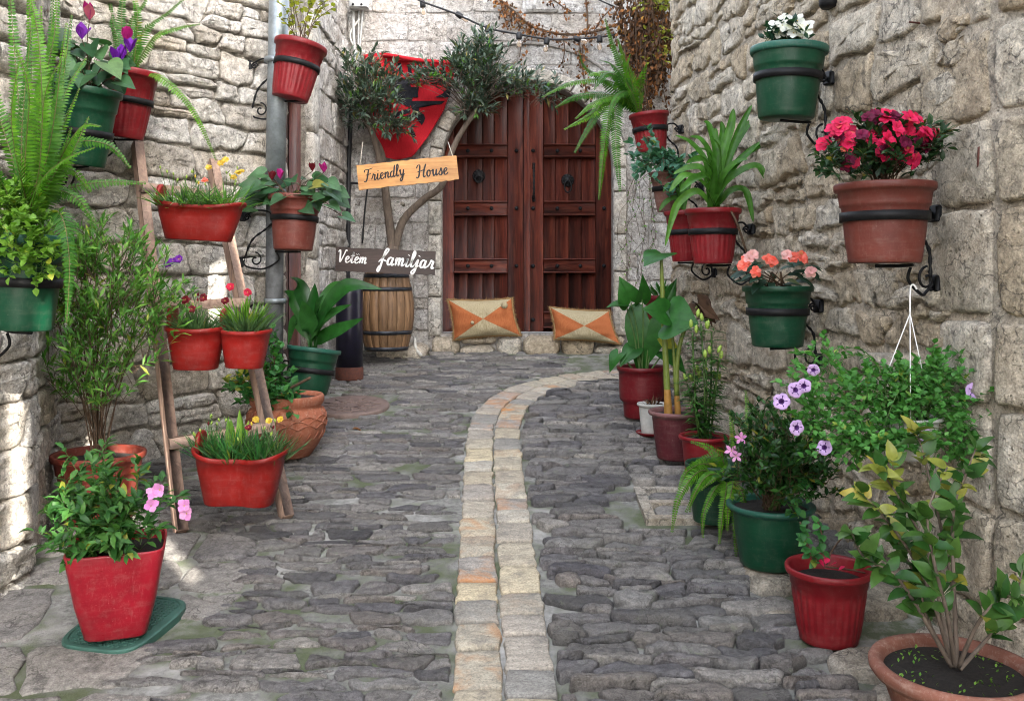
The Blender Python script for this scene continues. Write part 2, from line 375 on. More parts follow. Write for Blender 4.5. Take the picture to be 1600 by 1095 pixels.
g.add([V((x, y, gz(y)-.002+.006*noise.noise(V((x*2.3, y*2.3, 4)))+.003*noise.noise(V((x*7, y*7, 1))))) for y in ys for x in xs],
      [[j*91+i, j*91+i+1, (j+1)*91+i+1, (j+1)*91+i] for j in range(163) for i in range(90)])
street = g.build("street", M_GRD, kind='structure', origin=(0, 0, 0))
# the double row of pale slabs down the middle
st = []
for t0, t1 in ((-.160, -.004), (.004, .160)):
    s = 1.2+U(0, .1)
    while s < PS[-1]-.3:
        L = U(.14, .24); j = lambda: U(-.006, .006)
        st.append([(s+.006+j(), t0+j()), (s+L*.5, t0+j()), (s+L-.006+j(), t0+j()), (s+L-.006+j(), t1+j()), (s+L*.5, t1+j()), (s+.006+j(), t1+j())]); s += L
lay(street, st, lambda s, t, n: MG(*path_pt(s, t), n), lambda p, r: r.uniform(.012, .020), .004, M_SLAB, "paving_slab", bev=.006, jit=.009, rf=11, seed=3, fine_px=150, cr=.09)
LID = (-1.36, 3.16); MAN = (-1.10, 6.12); SLB = (.61, .99, 4.08, 4.5)
def wallR(y): return 1.58-.1165*(y-2.91)
def ok_cob(p, left):
    cu = sum(q[0] for q in p)/len(p); cv = sum(q[1] for q in p)/len(p)
    d, i, dr = path_near(cu, cv)
    if (left and d > -.16) or (not left and d < .16): return None
    if (cu-MAN[0])**2+(cv-MAN[1])**2 < .30**2 or (cu-LID[0])**2+(cv-LID[1])**2 < .25**2: return None
    if SLB[0]-.1 < cu < SLB[1]+.1 and SLB[2]-.06 < cv < SLB[3]+.06: return None
    if left and cu < -1.12-.08*math.sin(cv*5) and cv < 3.95: return None
    if not left and cv < 3.6 and cu > 1.0: return None
    o = []
    for u, v in p:
        d, i, dr = path_near(u, v); lim = .172
        if left and d > -lim: k = -lim-d; u += dr.y*k; v -= dr.x*k
        if not left and d < lim: k = lim-d; u += dr.y*k; v -= dr.x*k
        o.append((u, v))
    return o
cob = []; side = {}
for left in (True, False):
    u0, u1 = (-2.3, .35) if left else (-.1, 2.6)
    for p in courses(u0, u1, 2.3, 8.0, (.042, .088), (.11, .29), .012 if left else .011, 21 if left else 22, wav=.055, slant=.035, split=.12):
        q = ok_cob(p, left)
        if q: side[id(q)] = left; cob.append(q)
def hcob(p, r):
    left = side[id(p)]; cu = sum(q[0] for q in p)/len(p); cv = sum(q[1] for q in p)/len(p)
    k = noise.noise(V((cu*1.1, cv*1.1, 9)))
    if left: return None if r.random() < .10+max(0, k)*.5 else r.uniform(.005, .020)
    return r.uniform(.018, .044)
lay(street, cob, MG, hcob, (.006), M_COB, "cobblestone", bev=.010, jit=.017, rf=12, seed=5, fine_px=380, base=-.015, massname="cobblestones", cr=.19)
fl = []
for p in courses(-2.3, -1.0, 2.2, 3.95, (.26, .42), (.3, .5), .02, 31, wav=.08, slant=.07, split=.2):
    cu = sum(q[0] for q in p)/len(p); cv = sum(q[1] for q in p)/len(p)
    if cu < -1.1 and (cu-LID[0])**2+(cv-LID[1])**2 > .26**2: fl.append([(min(u, -1.09-.07*math.sin(v*5)), v) for u, v in p])
lay(street, fl, MG, lambda p, r: r.uniform(.006, .014), .006, M_FLAG, "flagstone", bev=.02, jit=.025, rf=6, seed=6, cr=.16)
kb = [[(1.02, 2.83), (1.16, 2.80), (1.32, 2.84), (1.30, 2.98), (1.16, 3.0), (1.03, 2.96)], [(1.09, 2.62), (1.2, 2.6), (1.36, 2.63), (1.34, 2.77), (1.2, 2.79), (1.08, 2.76)],
      [(.90, 3.16), (.96, 3.14), (1.02, 3.2), (1.0, 3.34), (.95, 3.36), (.89, 3.3)], [(.92, 3.4), (1.0, 3.38), (1.1, 3.42), (1.09, 3.62), (1.0, 3.64), (.9, 3.58)],
      [(1.36, 2.84), (1.5, 2.85), (1.56, 2.9), (1.5, 3.1), (1.4, 3.12), (1.35, 3.0)], [(1.15, 3.2), (1.3, 3.2), (1.45, 3.22), (1.44, 3.5), (1.3, 3.54), (1.14, 3.5)]]
lay(street, kb, MG, lambda p, r: r.uniform(.03, .05), .008, M_KERB, "kerb_stone", bev=.02, jit=.01, rf=10, seed=8)
mb = MB(); x0, x1, y0, y1 = SLB
for a in ((x0, x1, y0, y0+.05), (x0, x0+.05, y0+.05, y1), (x0+.05, x1, y1-.04, y1), (x0+.05, x1, y0+.2, y0+.24)):
    vs = []; 
    for z in (-.01, .03):
        for q in ((a[0], a[2]), (a[1], a[2]), (a[1], a[3]), (a[0], a[3])): vs.append(MG(q[0], q[1], z))
    mb.add(vs, [[0, 1, 2, 3][::-1], [4, 5, 6, 7], [0, 1, 5, 4], [1, 2, 6, 5], [2, 3, 7, 6], [3, 0, 4, 7]], 0, .8)
mb.build("slab_frame", M_KERB, street, smooth=False)
lay(street, [[(x0+.06, y0+.06), (.8, y0+.06), (x1-.01, y0+.06), (x1-.01, y0+.19), (.8, y0+.19), (x0+.06, y0+.19)], [(x0+.06, y0+.25), (.8, y0+.25), (x1-.01, y0+.25), (x1-.01, y1-.05), (.8, y1-.05), (x0+.06, y1-.05)]], MG, lambda p, r: .02, .003, M_FLAG, "flagstone", bev=.01, seed=9)

# ---------------------------------------------------------------- walls
class Wall:
    def __init__(s, pts, sgn):
        s.p = [V((a, b, 0)) for a, b in pts]; s.sgn = sgn; s.c = [0.0]
        for i in range(1, len(pts)): s.c.append(s.c[-1]+(s.p[i]-s.p[i-1]).length)
        s.n = []
        for i in range(len(pts)-1):
            d = (s.p[i+1]-s.p[i]).normalized(); s.n.append(V((d.y, -d.x, 0))*sgn)
    def at(s, u):
        i = 0
        while i < len(s.c)-2 and s.c[i+1] < u: i += 1
        d = (s.p[i+1]-s.p[i]).normalized(); q = s.p[i]+d*(u-s.c[i]); n = s.n[i].copy(); w = .10
        if i+1 < len(s.n) and s.c[i+1]-u < w: n += s.n[i+1]*(1-(s.c[i+1]-u)/w)
        if i > 0 and u-s.c[i] < w: n += s.n[i-1]*(1-(u-s.c[i])/w)
        return q, n.normalized()
    def M(s, u, v, n):
        q, nn = s.at(u); return V((q.x+nn.x*n, q.y+nn.y*n, v))
    def sheet(s, mb, u0, u1, v0, v1, du=.12, dv=.15, n=0., amp=.008):
        us = sorted(set([u0, u1]+[c for c in s.c if u0 < c < u1])); uu = []
        for a, b in zip(us, us[1:]):
            k = max(1, int((b-a)/du)); uu += [a+(b-a)*i/k for i in range(k)]
        uu.append(us[-1]); k = max(1, int((v1-v0)/dv)); vv = [v0+(v1-v0)*i/k for i in range(k+1)]
        W = len(uu)
        mb.add([s.M(u, v, n+amp*noise.noise(V((u*4, v*4, 2)))) for v in vv for u in uu], [[j*W+i, j*W+i+1, (j+1)*W+i+1, (j+1)*W+i] for j in range(len(vv)-1) for i in range(W-1)])
# left wall
LW = Wall([(-2.35, -7), (-2.25, 2.0), (-1.97, 3.3), (-1.93, 3.53), (-2.35, 4.6), (-1.5, 5.7), (-1.5, 8.1)], 1)
lw = thing("left_wall", (-2.0, 4, .4), "pale rough limestone wall along the left side behind the ladder", "wall"); lw["kind"] = "thing"
u5 = LW.c[5]; DO0, DO1, DOT = u5+.15, u5+.80, 3.0
mb = MB(); LW.sheet(mb, 0, LW.c[1], -1, 4.15, .5, .5); LW.sheet(mb, LW.c[1], DO0, -.2, 4.15); LW.sheet(mb, DO1, LW.c[-1], .4, 4.15); LW.sheet(mb, DO0, DO1, DOT, 4.15)
for a in (DO0, DO1): mb.add([LW.M(a, .4, 0), LW.M(a, .4, -.3), LW.M(a, DOT, -.3), LW.M(a, DOT, 0)], [[0, 1, 2, 3]])
mb.add([LW.M(DO0, DOT, 0), LW.M(DO0, DOT, -.3), LW.M(DO1, DOT, -.3), LW.M(DO1, DOT, 0)], [[0, 1, 2, 3]])
LW2 = [LW.M(u, 4.15, n) for u in LW.c for n in (0, -.5)]
mb.add(LW2, [[2*i, 2*i+1, 2*i+3, 2*i+2] for i in range(len(LW.c)-1)])
mb.build("mortar_bed", M_MORT_L, lw)
pl = courses(LW.c[2]-.55, DO0-.005, .15, 3.75, (.11, .215), (.16, .48), .007, 41, wav=.03, slant=.04, split=.22)
pl = [[(min(u, DO0-.01), v) for u, v in p] for p in pl if min(u for u, v in p) < DO0-.05]
lay(lw, pl, LW.M, lambda p, r: r.uniform(.022, .044), .012, M_LIME, "stone", bev=.014, jit=.018, rf=8, seed=42, massname="stones", cr=.13, chip=.7)
pj = courses(DO1+.27, LW.c[-1], .75, 3.9, (.16, .30), (.25, .5), .008, 44, wav=.02, slant=.02, split=.1)
lay(lw, [[(min(u, LW.c[-1]-.005), v) for u, v in p] for p in pj if min(u for u, v in p) < LW.c[-1]-.08], LW.M, lambda p, r: r.uniform(.010, .02), .014, M_ASH, "stone", bev=.01, jit=.012, seed=45, massname="stones", cr=.1, chip=.5)
v = .72; pj = []
while v < 3.3:
    h = U(.28, .5); pj.append([(DO1+.002, v+.004), (DO1+.13, v+.004), (DO1+.26, v+.004), (DO1+.26, v+h-.004), (DO1+.13, v+h-.004), (DO1+.002, v+h-.004)]); v += h
pj.append([(DO0-.02, DOT+.01), (DO0+.3, DOT+.01), (DO1+.2, DOT+.01), (DO1+.2, DOT+.28), (DO0+.3, DOT+.3), (DO0-.02, DOT+.28)])
lay(lw, pj, LW.M, lambda p, r: .05, .005, M_JAMB, "jamb_stone", bev=.012, jit=.003, seed=46)
# back wall with the arched opening
AX, AZ, AR, BY, SILL = .139, 2.60, .775, 8.1, 1.10
def MBk(u, v, n): return V((u, BY-n, v))
bw = thing("back_wall", (0, BY, .95), "weathered pale ashlar wall with an arched opening at the end of the lane", "wall"); bw["kind"] = "thing"
mb = MB(); n = 28
arc = [(AX+AR*math.cos(PI-PI*i/n), AZ+AR*math.sin(PI-PI*i/n)) for i in range(n+1)]
front = [(arc[0][0], SILL)]+arc+[(arc[-1][0], SILL)]
def quad(a, b, c, d): mb.add([MBk(*a, 0), MBk(*b, 0), MBk(*c, 0), MBk(*d, 0)], [[0, 1, 2, 3]])
quad((-1.52, .5), (AX-AR, .5), (AX-AR, 4.4), (-1.52, 4.4)); quad((AX+AR, .5), (4.2, .5), (4.2, 4.4), (AX+AR, 4.4)); quad((AX-AR, .5), (AX+AR, .5), (AX+AR, SILL), (AX-AR, SILL))
for i in range(n): quad(arc[i], arc[i+1], (arc[i+1][0], 4.4), (arc[i][0], 4.4))
for i in range(len(front)-1): mb.add([MBk(*front[i], 0), MBk(*front[i+1], 0), MBk(*front[i+1], -.26), MBk(*front[i], -.26)], [[0, 1, 2, 3]])
mb.add([MBk(AX-AR, SILL, 0), MBk(AX+AR, SILL, 0), MBk(AX+AR, SILL, -.3), MBk(AX-AR, SILL, -.3)], [[0, 1, 2, 3]])
mb.add([MBk(-1.52, 4.4, 0), MBk(4.2, 4.4, 0), MBk(4.2, 4.4, -.4), MBk(-1.52, 4.4, -.4)], [[0, 1, 2, 3]])
mb.build("mortar_bed", M_MORT_B, bw, smooth=False)
pb = []
for p in courses(-1.5, 2.4, .84, 4.2, (.17, .30), (.26, .55), .006, 52, wav=.018, slant=.012, split=.1):
    o = []; ins = 0
    for u, v in p:
        RO = AR+.125
        if v < AZ:
            if abs(u-AX) < RO: ins += 1; u = AX+math.copysign(RO, u-AX)
        else:
            d = math.hypot(u-AX, v-AZ)
            if d < RO: ins += 1; k = RO/max(d, .01); u = AX+(u-AX)*k; v = AZ+(v-AZ)*k
        o.append((max(u, -1.495), v))
    if ins >= len(p)-1: continue
    if max(q[0] for q in o)-min(q[0] for q in o) < .06 or max(q[1] for q in o)-min(q[1] for q in o) < .04: continue
    if .72 < o[0][0] < .9 and o[0][1] > 3.95: pass
    pb.append(o)
lay(bw, pb, MBk, lambda p, r: r.uniform(.004, .014), .011, M_ASH, "stone", bev=.007, jit=.010, rf=7, seed=53, massname="stones", cr=.07, chip=.5)
vo = []
for i in range(15):
    a0, a1 = PI*i/15+.006, PI*(i+1)/15-.006; am = (a0+a1)/2
    q = lambda r, a: (AX+r*math.cos(a), AZ+r*math.sin(a)); vo.append([q(AR+.005, a0), q(AR+.005, am), q(AR+.005, a1), q(AR+.118, a1), q(AR+.118, am), q(AR+.118, a0)])
for sx in (-1, 1):
    v = SILL-.02
    while v < AZ-.05:
        h = min(U(.25, .42), AZ-v); a, b = AX+sx*(AR+.005), AX+sx*(AR+.118); vo.append([(a, v+.005), (a, v+h/2), (a, v+h-.005), (b, v+h-.005), (b, v+h/2), (b, v+.005)]); v += h
lay(bw, vo, MBk, lambda p, r: r.uniform(.040, .050), .007, M_JAMB, "arch_stone", bev=.006, jit=.005, seed=54, cr=.06)
mb = MB(); pts = [V((AX+1.12*math.cos(a), BY-.02, AZ+1.12*math.sin(a))) for a in [math.radians(38+3*i) for i in range(23)]]
tube(mb, pts, .016, 6, rnd=.2); mb.build("hood_moulding", M_MORT_B, bw)
sp = []; x = -.72
while x < 1.0:
    L = U(.14, .34); t = U(-.03, .0)
    if U(0, 1) < .4:
        sp.append([(x, .9), (x+L/2, .9), (x+L-.012, .9), (x+L-.012, 1.0), (x+L/2, 1.0), (x, 1.0)]); sp.append([(x, 1.01), (x+L/2, 1.01), (x+L-.012, 1.01), (x+L-.012, SILL+t), (x+L/2, SILL+t), (x, SILL+t)])
    else: sp.append([(x, .9), (x+L/2, .89), (x+L-.012, .9), (x+L-.012, SILL+t), (x+L/2, SILL+t), (x, SILL+t)])
    x += L
lay(bw, sp, MBk, lambda p, r: r.uniform(.09, .17), .014, M_RUB, "step_stone", bev=.03, jit=.014, rf=9, seed=55)
sp = []; x = -1.3
lay(bw, [[(-1.2, .86), (-.95, .86), (-.74, .86), (-.75, 1.03), (-.95, 1.02), (-1.2, 1.02)]], MBk, lambda p, r: .34, .012, M_RUB, "plinth_stone", bev=.04, jit=.015, seed=56)
# carved inscription stone
mb = MB(); cx, cz = (847-800)/F*BY, 1.6+(435+2)/F*BY
def carve(mb, pts, wd=.006, d=.004):
    for a, b in zip(pts, pts[1:]):
        A = V((cx+a[0], BY-.052, cz+a[1])); B = V((cx+b[0], BY-.052, cz+b[1])); dd = (B-A).normalized(); s = V((-dd.z, 0, dd.x))*wd
        mb.add([A-s, B-s, B+s, A+s, A-s+V((0, -d, 0)), B-s+V((0, -d, 0)), B+s+V((0, -d, 0)), A+s+V((0, -d, 0))], [[4, 5, 6, 7], [0, 1, 5, 4], [1, 2, 6, 5], [2, 3, 7, 6], [3, 0, 4, 7]], 0, .8)
box(mb, (cx, BY-.03, cz+.05), (.29, .044, .36), .02, rnd=.6)
G = {'M': [[(0, 0), (0, 1), (.5, .3), (1, 1), (1, 0)]], 'A': [[(0, 0), (.5, 1), (1, 0)], [(.2, .4), (.8, .4)]], 'L': [[(0, 1), (0, 0), (.8, 0)]], 'N': [[(0, 0), (0, 1), (.8, 0), (.8, 1)]], 'T': [[(.5, 0), (.5, 1)], [(0, 1), (1, 1)]], 'O': [[(.1, .2), (.1, .8), (.5, 1), (.9, .8), (.9, .2), (.5, 0), (.1, .2)]]}
for word, x0, z0, s in (("ONAL", -.09, .1, .04), ("MAL", -.06, .035, .045), ("NT", .02, -.03, .03), ("ALL", -.06, -.075, .03)):
    for ch in word:
        for stp in G[ch]: carve(mb, [(x0+a*s*.75, z0+b*s) for a, b in stp], .0035)
        x0 += s*1.0
mb.build("inscribed_stone", M_ASH, bw, smooth=False)
# right wall
RW = Wall([(2.3, -7), (2.05, 2.0), (1.58, 2.91), (1.17, 6.43), (4.2, 6.85)], -1)
rw = thing("right_wall", (1.5, 4.5, .5), "beige rubble limestone wall along the right side, hung with flower pots", "wall"); rw["kind"] = "thing"
mb = MB(); RW.sheet(mb, 0, RW.c[1], -1, 2.6, .5, .5); RW.sheet(mb, RW.c[1], RW.c[4], -.2, 3.95, n=.014, amp=.020, du=.06, dv=.06)
mb.build("mortar_bed", M_MORT_R, rw)
uc, ue = RW.c[2], RW.c[3]
pr = courses(uc+.40, ue, .2, 4.1, (.11, .25), (.16, .46), .022, 61, wav=.07, slant=.05, split=.38)
pr = [[(min(u, ue-.004), v) for u, v in p] for p in pr if min(u for u, v in p) < ue-.06]
qz = []; v = .25; k = 0
while v < 3.2:
    h = U(.24, .38); L = .30 if k % 2 else .42; k += 1
    qz.append([(uc+.012, v+.01), (uc+L/2, v+.01), (uc+L-.015, v+.012), (uc+L-.015, v+h-.01), (uc+L/2, v+h-.008), (uc+.012, v+h-.01)])
    L2 = .46 if k % 2 else .34
    qz.append([(uc-L2, v+.01), (uc-L2/2, v+.01), (uc-.012, v+.01), (uc-.012, v+h-.01), (uc-L2/2, v+h-.008), (uc-L2, v+h-.01)]); v += h
lay(rw, qz, RW.M, lambda p, r: r.uniform(.030, .040), .009, M_RUB, "corner_stone", bev=.014, jit=.016, rf=8, seed=63, cr=.09, chip=.7)
lay(rw, pr, RW.M, lambda p, r: r.uniform(.028, .048), .0085, M_RUB, "stone", bev=.013, jit=.032, rf=9, seed=62, massname="stones", cr=.17, chip=.8)
pr = courses(ue+.01, ue+1.2, .5, 3.6, (.12, .25), (.2, .4), .014, 66, wav=.03, slant=.03)
lay(rw, pr, RW.M, lambda p, r: r.uniform(.02, .04), .014, M_RUB, "stone", limit=0, seed=67, massname="stones")
# unseen wall added over the right wall to block sun; slits shape the streaks
mb = MB(); sh = -SUN_AZ.y/SUN_AZ.x*.3
def useg(ya, yb, za, zb, ra=True, rb=True):
    pts = [(1.72, ya), (1.72, yb), (2.02, yb-(sh if rb else 0)), (2.02, ya-(sh if ra else 0))]
    mb.add([V((x, y, z)) for z in (za, zb) for x, y in pts], [[0, 1, 2, 3][::-1], [4, 5, 6, 7], [0, 1, 5, 4], [1, 2, 6, 5], [2, 3, 7, 6], [3, 0, 4, 7]])
SLITS = [(-1.15, -1.06, 3.5, 4.6), (-.26, -.16, 2.95, 4.4), (.84, 1.03, 4.2, 4.9)]
prev = -7.0; TOP = 7.0
for ya, yb, z0, z1 in SLITS:
    useg(prev, ya, 2.5, TOP); useg(ya, yb, 2.5, z0); useg(ya, yb, z1, TOP); prev = yb
useg(prev, 2.2, 2.5, TOP, True, False); useg(2.2, 6.3, 3.9, TOP, False, False)
mb.add([V((x, y+k, z)) for k in (0, .3) for x, y, z in ((1.72, 6.53, 3.9), (4.2, 6.87, 3.9), (4.2, 6.87, TOP), (1.72, 6.53, TOP))], [[0, 1, 2, 3], [7, 6, 5, 4], [0, 1, 5, 4], [2, 3, 7, 6], [0, 3, 7, 4], [1, 2, 6, 5]])
mb.build("sun_blocker_wall", M_MORT_R, rw, smooth=False)
# ---------------------------------------------------------------- door at the end of the lane
M_MAHOG = woodmat("mahogany_door", (.022, .0045, .003), (.068, .0125, .007), (.13, .030, .013), 'Z', 1.0, .42, .3, .35)
M_MAHOGX = woodmat("mahogany_rail", (.026, .0055, .004), (.072, .014, .008), (.13, .032, .015), 'X', 1.0, .42, .3, .3)
M_OAK = woodmat("barrel_oak", (.075, .040, .018), (.17, .092, .042), (.26, .155, .078), 'Z', 1.0, .6, .35, .3)
M_PINE = woodmat("pine_sign", (.42, .17, .045), (.60, .29, .09), (.68, .37, .14), 'X', .9, .55, .25, .1)
M_DARKW = woodmat("dark_sign_wood", (.022, .013, .011), (.045, .028, .023), (.075, .05, .042), 'X', 1.0, .6, .3, .1)
M_LADW = woodmat("weathered_ladder_wood", (.15, .09, .065), (.28, .18, .13), (.40, .28, .21), 'Z', 1.0, .75, .35, .25)
M_LADX = woodmat("weathered_rung_wood", (.17, .105, .075), (.32, .215, .16), (.44, .32, .25), 'X', 1.0, .75, .35, .25)
DY = BY+.15
dr = thing("double_door", (AX, DY+.06, SILL), "tall dark red wooden double door in the stone arch, studded with iron", "door")
def leaf_door(x0, x1, stiles):
    lf = MB(); bx(lf, x0, x1, DY+.06, DY+.09, SILL+.005, 3.42, .002); leaf = lf.build("door_leaf", M_MAHOG, dr)
    for a, b in stiles:
        mb = MB(); bx(mb, a, b, DY+.005, DY+.06, SILL+.01, 3.4, .006, rnd=U(0, 1)); mb.build("stile", M_MAHOG, leaf)
    a, b = stiles[0][1], stiles[1][0]
    for za, zb in ((1.15, 1.29), (1.655, 1.775), (2.185, 2.305), (2.72, 2.83)):
        mb = MB(); bx(mb, a-.001, b+.001, DY+.010, DY+.062, za, zb, .008, rnd=U(.2, 1))
        for zz, s in ((za, -1), (zb, 1)):
            T = Matrix.Translation((0, 0, 0)); bx(mb, a-.002, b+.002, DY-.012, DY+.03, zz-.008, zz+.008, .006, rnd=U(.4, 1))
        mb.build("rail", M_MAHOGX, leaf)
    n = 4; wds = [U(.8, 1.2) for _ in range(n)]; sm = sum(wds); x = a
    for k in range(n):
        ww = (b-a)*wds[k]/sm; mb = MB(); bx(mb, x+.0015, x+ww-.0015, DY+.035, DY+.061, SILL+.02, 3.38, .004, rnd=U(0, 1)); mb.build("plank", M_MAHOG, leaf); x += ww
    return leaf
X = lambda px: (px-CX)/F*DY
LL = leaf_door(X(686), X(819), ((X(686), X(709)), (X(793), X(819))))
RL = leaf_door(X(825), X(964), ((X(825), X(849)), (X(930), X(964))))
mb = MB(); bx(mb, X(817), X(828), DY-.02, DY+.055, SILL+.01, 3.4, .008, rnd=.8); mb.build("astragal", M_MAHOG, dr)
sm_ = MB(); lathe(sm_, [(.019, 0), (.019, .004), (.014, .012), (0, .016)], Matrix.Translation((0, 0, 0)) @ Matrix.Rotation(PI/2, 4, 'X'), 10)
STUD = sm_.mesh("stud", [M_IRON], V((0, 0, 0)))
for zz in (1.22, 1.715, 2.245, 2.775):
    for px, lf, yy in ((731, LL, .010), (768, LL, .010), (807, LL, .005), (833, RL, .005), (871, RL, .010), (907, RL, .010), (944, RL, .005)):
        inst(STUD, "stud", lf, (X(px), DY+yy, zz))
def knocker(px, py, lf, drop):
    c = P(px, py, DY+.03); T = Matrix.Translation((c.x, DY+.035, c.z)) @ Matrix.Rotation(PI/2, 4, 'X')
    mb = MB(); lathe(mb, [(.058, 0), (.060, .006), (.052, .012), (.045, .010), (.036, .022), (.018, .036), (0, .04)], T, 28, mod=lambda a, j, z: 1+.04*math.cos(12*a) if j < 3 else 1)
    for k in range(12):
        a = 2*PI*k/12; q = V((c.x+.05*math.cos(a), DY+.022, c.z+.05*math.sin(a))); lathe(mb, [(.007, 0), (.005, .008), (0, .01)], Matrix.Translation(q) @ Matrix.Rotation(PI/2, 4, 'X'), 6)
    o = mb.build("knocker", M_IRON, lf)
    mb = MB(); ring = [V((c.x+.032*math.sin(2*PI*k/20), DY-.008, c.z-.035-drop*.5+(.03+drop*.5)*math.cos(2*PI*k/20))) for k in range(21)]
    tube(mb, ring, .006, 6); mb.build("knocker_ring", M_IRON, o)
knocker(748, 275, LL, .0); knocker(887, 282, RL, .05)
mb = MB(); c = P(834, 285, DY); pts = [V((c.x, DY-.0, c.z+.15)), V((c.x, DY-.035, c.z+.12)), V((c.x, DY-.05, c.z+.05)), V((c.x, DY-.05, c.z-.05)), V((c.x, DY-.035, c.z-.12)), V((c.x, DY, c.z-.15))]
cp = crom(pts, 5); tube(mb, cp, [.010+.003*math.sin(i*2.1) for i in range(len(cp))], 8)
for s in (-1, 1): bx(mb, c.x-.014, c.x+.014, DY-.004, DY+.008, c.z+s*.15-.03, c.z+s*.15+.03, .004)
mb.build("pull_handle", M_IRON, RL)
# side door in the left doorway
sdx = -1.62
sdo = thing("side_door", (sdx, 6.1, .75), "narrow dark brown panelled door set back in the doorway beside the downpipe", "door")
mb = MB(); bx(mb, sdx-.05, sdx-.02, 5.86, 6.49, .7, 2.98, .003); lf = mb.build("door_leaf", M_MAHOG, sdo)
M_DK = woodmat("dark_side_door", (.016, .008, .007), (.04, .018, .014), (.07, .035, .028), 'Z', 1.0, .5, .3, .3)
lf.data.materials[0] = M_DK
for a, b in ((5.86, 5.95), (6.38, 6.49)):
    mb = MB(); bx(mb, sdx-.021, sdx+.02, a, b, .7, 2.98, .008); mb.build("stile", M_DK, lf)
for a, b in ((.72, .9), (1.35, 1.47), (1.95, 2.07), (2.62, 2.95)):
    mb = MB(); bx(mb, sdx-.021, sdx+.018, 5.95, 6.38, a, b, .01); bx(mb, sdx-.02, sdx+.03, 5.95, 6.38, b-.02, b+.012, .008); mb.build("rail", M_DK, lf)
for a, b in ((.93, 1.33), (1.5, 1.92), (2.11, 2.58)):
    mb = MB(); bx(mb, sdx-.021, sdx+.008, 6.0, 6.33, a, b, .018); mb.build("panel", M_DK, lf)
M_RBR = woodmat("red_brown_frame", (.035, .009, .007), (.08, .02, .014), (.12, .035, .022), 'Z', 1.0, .5, .3, .2)
for a, b in ((5.853, 5.862), (6.40, 6.495)):
    mb = MB(); bx(mb, sdx+.02, sdx+.09, a, b, .68, 2.99, .008); mb.build("door_frame", M_RBR, sdo)

# ---------------------------------------------------------------- pots and brackets
M_RED = plastic("red_plastic", (0.1927, 0.0066, 0.0115), .40); M_RED2 = plastic("deep_red_plastic", (0.1230, 0.0033, 0.0074), .4); M_SCAR = plastic("scarlet_plastic", (0.2542, 0.0090, 0.0066), .42, dust=.07)
M_TERP = plastic("terracotta_plastic", (0.1435, 0.0328, 0.0230), .46, dust=.09); M_TERR = plastic("fired_clay", (0.2952, 0.0943, 0.0492), .8, bump_s=.12, dust=.35, dustcol=(.5, .33, .24)); M_CLAYD = plastic("aged_clay", (0.2214, 0.0861, 0.0574), .85, bump_s=.12, dust=.4, dustcol=(.42, .3, .24))
M_GRN = plastic("green_plastic", (0.0033, 0.0451, 0.0205), .36, dust=.05); M_GRNR = plastic("pale_green_rim", (0.0148, 0.0943, 0.0656), .42, dust=.12); M_DGRN = plastic("dark_green_plastic", (0.0049, 0.0369, 0.0180), .45)
M_MAR = plastic("maroon_plastic", (0.0779, 0.0098, 0.0148), .48, dust=.1); M_MARR = plastic("faded_maroon_rim", (0.1640, 0.0697, 0.0697), .55, dust=.2); M_BRP = plastic("faded_brown_plastic", (0.1804, 0.0779, 0.0615), .55, dust=.3)
M_WHT = plastic("white_plastic", (0.5576, 0.5494, 0.5166), .45, dust=.25, dustcol=(.3, .28, .22)); M_RBRN = plastic("red_brown_plastic", (0.1640, 0.0262, 0.0148), .5, dust=.12)
def soilmat():
    m, nt, b = nmat("potting_soil"); co = pos(nt); f = nz(nt, co, 90, 8, .8)
    nt.links.new(ramp(nt, f, [(.3, (.008, .006, .005)), (.6, (.03, .022, .017)), (.76, (.10, .08, .06))]), b.inputs['Base Color']); b.inputs['Roughness'].default_value = .95
    bump(nt, b, f, 1.0, .02); return m
M_SOIL = soilmat()
def tilted(base, ax=0, ay=0): return Matrix.Translation(base) @ Matrix.Rotation(math.radians(ay), 4, 'Y') @ Matrix.Rotation(math.radians(ax), 4, 'X')
PROF = {
 'classic': [(.0, 0), (.70, 0), (.725, .015), (.80, .34), (.865, .70), (.90, .715), (.905, .745), (.94, .90), (1.0, .905), (1.02, .93), (1.025, .985), (1.01, 1.0), (.96, 1.0), (.925, .97), (.87, .80)],
 'ribbed': [(.0, 0), (.66, 0), (.685, .015), (.76, .3), (.84, .64), (.87, .75), (.895, .76), (.925, .90), (.995, .905), (1.015, .93), (1.02, .98), (1.0, 1.0), (.95, .995), (.92, .97), (.86, .80)],
 'round': [(.0, 0), (.66, 0), (.70, .03), (.80, .45), (.87, .86), (.90, .90), (.985, .91), (1.02, .945), (1.01, .985), (.97, 1.0), (.91, .99), (.87, .95), (.84, .80)],
 'step': [(.0, 0), (.72, 0), (.74, .03), (.78, .30), (.90, .34), (.92, .40), (.95, .90), (1.0, .91), (1.03, .94), (1.03, .985), (1.0, 1.0), (.95, .99), (.91, .96), (.88, .80)],
 'bowl': [(.0, 0), (.55, 0), (.60, .02), (.74, .35), (.86, .70), (.90, .78), (.99, .80), (1.04, .87), (1.05, .94), (1.02, .99), (.96, 1.0), (.89, .97), (.86, .90), (.84, .70)],
 'urn': [(.0, 0), (.62, 0), (.66, .03), (.84, .18), (1.0, .38), (1.06, .55), (1.03, .70), (.95, .78), (.90, .81), (.95, .84), (1.0, .90), (1.0, .97), (.96, 1.0), (.88, .99), (.84, .93), (.86, .75)],
}
def prof_r(kind, t):
    p = PROF[kind]
    for (r0, z0), (r1, z1) in zip(p, p[1:]):
        if z1 > z0 and z0 <= t <= z1: return r0+(r1-r0)*(t-z0)/(z1-z0)
    return 1
